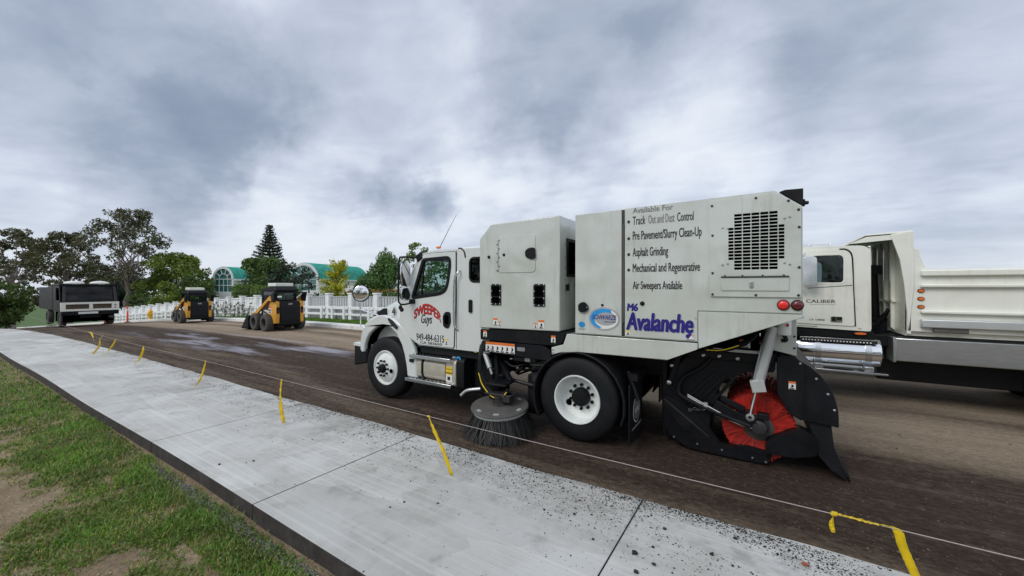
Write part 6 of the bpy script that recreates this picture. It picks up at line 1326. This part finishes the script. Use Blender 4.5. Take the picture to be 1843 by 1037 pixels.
for x, y, s, lb in ((-.66, 2.63, .021, 'largest black asphalt chunk just right of the rightmost slab joint'), (-.61, 2.46, .016, 'black asphalt chunk below the largest one at the bottom edge'), (-.57, 2.76, .011, 'small black chunk just above the largest chunk'), (-.22, 2.89, .014, 'black chunk halfway between largest chunk and brick chip'),
                    (-.53, 2.59, .013, 'small black chunk right of the largest chunk'), (-.09, 3.16, .015, 'black chunk by the road edge left of the brick chip'), (-1.18, 2.83, .012, 'nearer of two black chunks left of the rightmost joint'), (-1.41, 2.76, .011, 'left one of two black chunks left of the rightmost joint'), (-.54, 3.01, .014, 'black chunk near the road end of the rightmost joint'),
                    (-4.56, 1.73, .013, 'lone black chunk near the lawn edge of the slab'), (-4.35, 1.95, .012, 'lone black chunk toward the middle of the left slab'), (-.35, 2.45, .013, 'black chunk at the very bottom edge right of the joint'), (-.95, 2.62, .010, 'tiny black chunk just left of the rightmost joint')):
    chunk(x, y, s, 'stone_dark', lb, 'chunk', 'larger asphalt chunks on the sidewalk')
chunk(.30, 3.10, .020, 'brick_chip', 'reddish brown brick chip on the sidewalk near the road edge', 'chip', None, 'brick_chip')

# ================================================================ lawn grass
def patch(x, y): return mnoise.noise(Vector((x*.95, y*1.5, 7.3)))+.5*mnoise.noise(Vector((x*2.7, y*3.3, 2.2)))+.25*mnoise.noise(Vector((x*7, y*7, 4)))
def grass():
    rs = np.random.default_rng(9); n = 150000
    # denser towards the photographer
    x = -2.0-rs.exponential(3.3, n); x = np.where(rs.random(n) < .25, rs.uniform(-2.5, 1.5, n), x); y = rs.uniform(-.5, 1.53, n)
    k = x > -26; x, y = x[k], y[k]
    pv = np.array([patch(a, b) for a, b in zip(x, y)])
    bare = pv + np.where((x > -5.6) & (y < 1.15), -.26, .02) + np.clip((-6.0-x)*.12, 0, .5)
    keep = bare > rs.uniform(-.34, .06, len(x)); keep &= ~((y > 1.40) & (x > -5.6) & (rs.random(len(x)) < .8)); x, y, bare = x[keep], y[keep], bare[keep]
    N = len(x); z = np.array([G(a)+lawnz(a, b) for a, b in zip(x, y)])-.004
    h = (.026+.040*np.clip(bare+.25, 0, .8))*rs.uniform(.5, 1.35, N); a = rs.uniform(0, 6.283, N); ln = h*rs.uniform(.2, 1.1, N); w = rs.uniform(.0022, .0045, N)*(1+np.clip((-x-4)*.12, 0, 2.2))
    dx, dy = np.cos(a), np.sin(a); B = np.stack([x, y, z], 1); S = np.stack([-dy*w, dx*w, np.zeros(N)], 1); D = np.stack([dx*ln, dy*ln, np.zeros(N)], 1); H = np.zeros((N, 3)); H[:, 2] = h
    M1 = B+D*.35+H*.62; T = B+D+H*.92
    V = np.stack([B-S, B+S, M1-S*.8, M1+S*.8, T], 1).reshape(-1, 3); i = np.arange(N)[:, None]*5
    F = np.concatenate([i+np.array([[0, 1, 3]]), i+np.array([[0, 3, 2]]), i+np.array([[2, 3, 4]])]); dry = rs.random(N) < np.clip(.32-bare*.5, .10, .8)
    Fd = np.concatenate([F[:N][dry], F[N:2*N][dry], F[2*N:][dry]]); Fg = np.concatenate([F[:N][~dry], F[N:2*N][~dry], F[2*N:][~dry]])
    for nm, f_, m_, lb in (('grass', Fg, 'grass_blade', 'patchy green grass of the near lawn'), ('dry_grass', Fd, 'grass_dry', 'dry straw coloured blades among the lawn grass')):
        u, inv = np.unique(f_, return_inverse=True); o = fast_mesh(nm, V[u], inv.reshape(-1, 3), m_); struct(o, 'stuff'); o['label'] = lb
    # clover and broad weeds
    n = 16000; x = -2.2-rs.exponential(2.6, n); y = rs.uniform(-.3, 1.50, n); pv = np.array([patch(a, b) for a, b in zip(x, y)]); k = (pv > .05) & (x > -14); x, y = x[k], y[k]
    P = np.stack([x, y, np.array([G(a)+lawnz(a, b) for a, b in zip(x, y)])+rs.uniform(.008, .04, len(x))], 1); V, F = leaves(P, .011, .7, 0, rs); o = fast_mesh('clover', V, F, 'leaf_hedge'); struct(o, 'stuff'); o['label'] = 'low clover leaves in the near lawn'
    # trench gravel beside the slab
    n = 9000; x = rs.uniform(-6.2, .6, n); y = 1.50-np.abs(rs.normal(size=n))*.06; k = rs.random(n) < np.clip((x+6.2)*.5, .15, 1); x, y = x[k], y[k]; s = np.clip(rs.lognormal(-5.0, .45, len(x)), .003, .016)
    P = np.stack([x, y, np.array([G(a)+lawnz(a, b) for a, b in zip(x, y)])+s*.3], 1); V, F = stone_mesh(P, s, rs); o = fast_mesh('trench_gravel', V, F, 'gravel_grey'); struct(o, 'stuff'); o['label'] = 'grey gravel in the trench beside the slabs'
    n = 1500; x = rs.uniform(-7, -1.5, n); y = rs.uniform(.2, 1.4, n); s = np.clip(rs.lognormal(-5.3, .5, n), .0022, .014); P = np.stack([x, y, np.array([G(a)+lawnz(a, b) for a, b in zip(x, y)])+s*.2], 1); V, F = stone_mesh(P, s, rs); o = fast_mesh('lawn_pebbles', V, F, 'pale_stone'); struct(o, 'stuff'); o['label'] = 'pale pebbles on the bare lawn soil'
grass()
def verge_grass():
    rs = np.random.default_rng(13); n = 30000; x = -6-rs.exponential(16, n); y = rs.uniform(11.45, 13.2, n); k = x > -62; x, y = x[k], y[k]; N = len(x); z = np.array([G(a) for a in x])+.13; h = rs.uniform(.03, .08, N); a = rs.uniform(0, 6.283, N); w = .012
    B = np.stack([x, y, z], 1); S = np.stack([np.cos(a)*w, np.sin(a)*w, np.zeros(N)], 1); T = B+np.stack([rs.normal(size=N)*.02, rs.normal(size=N)*.02, h], 1); V = np.stack([B-S, B+S, T], 1).reshape(-1, 3); o = fast_mesh('verge_grass', V, np.arange(3*N).reshape(-1, 3), 'grass_blade'); struct(o, 'stuff'); o['label'] = 'short grass on the far verge below the fence'
verge_grass()
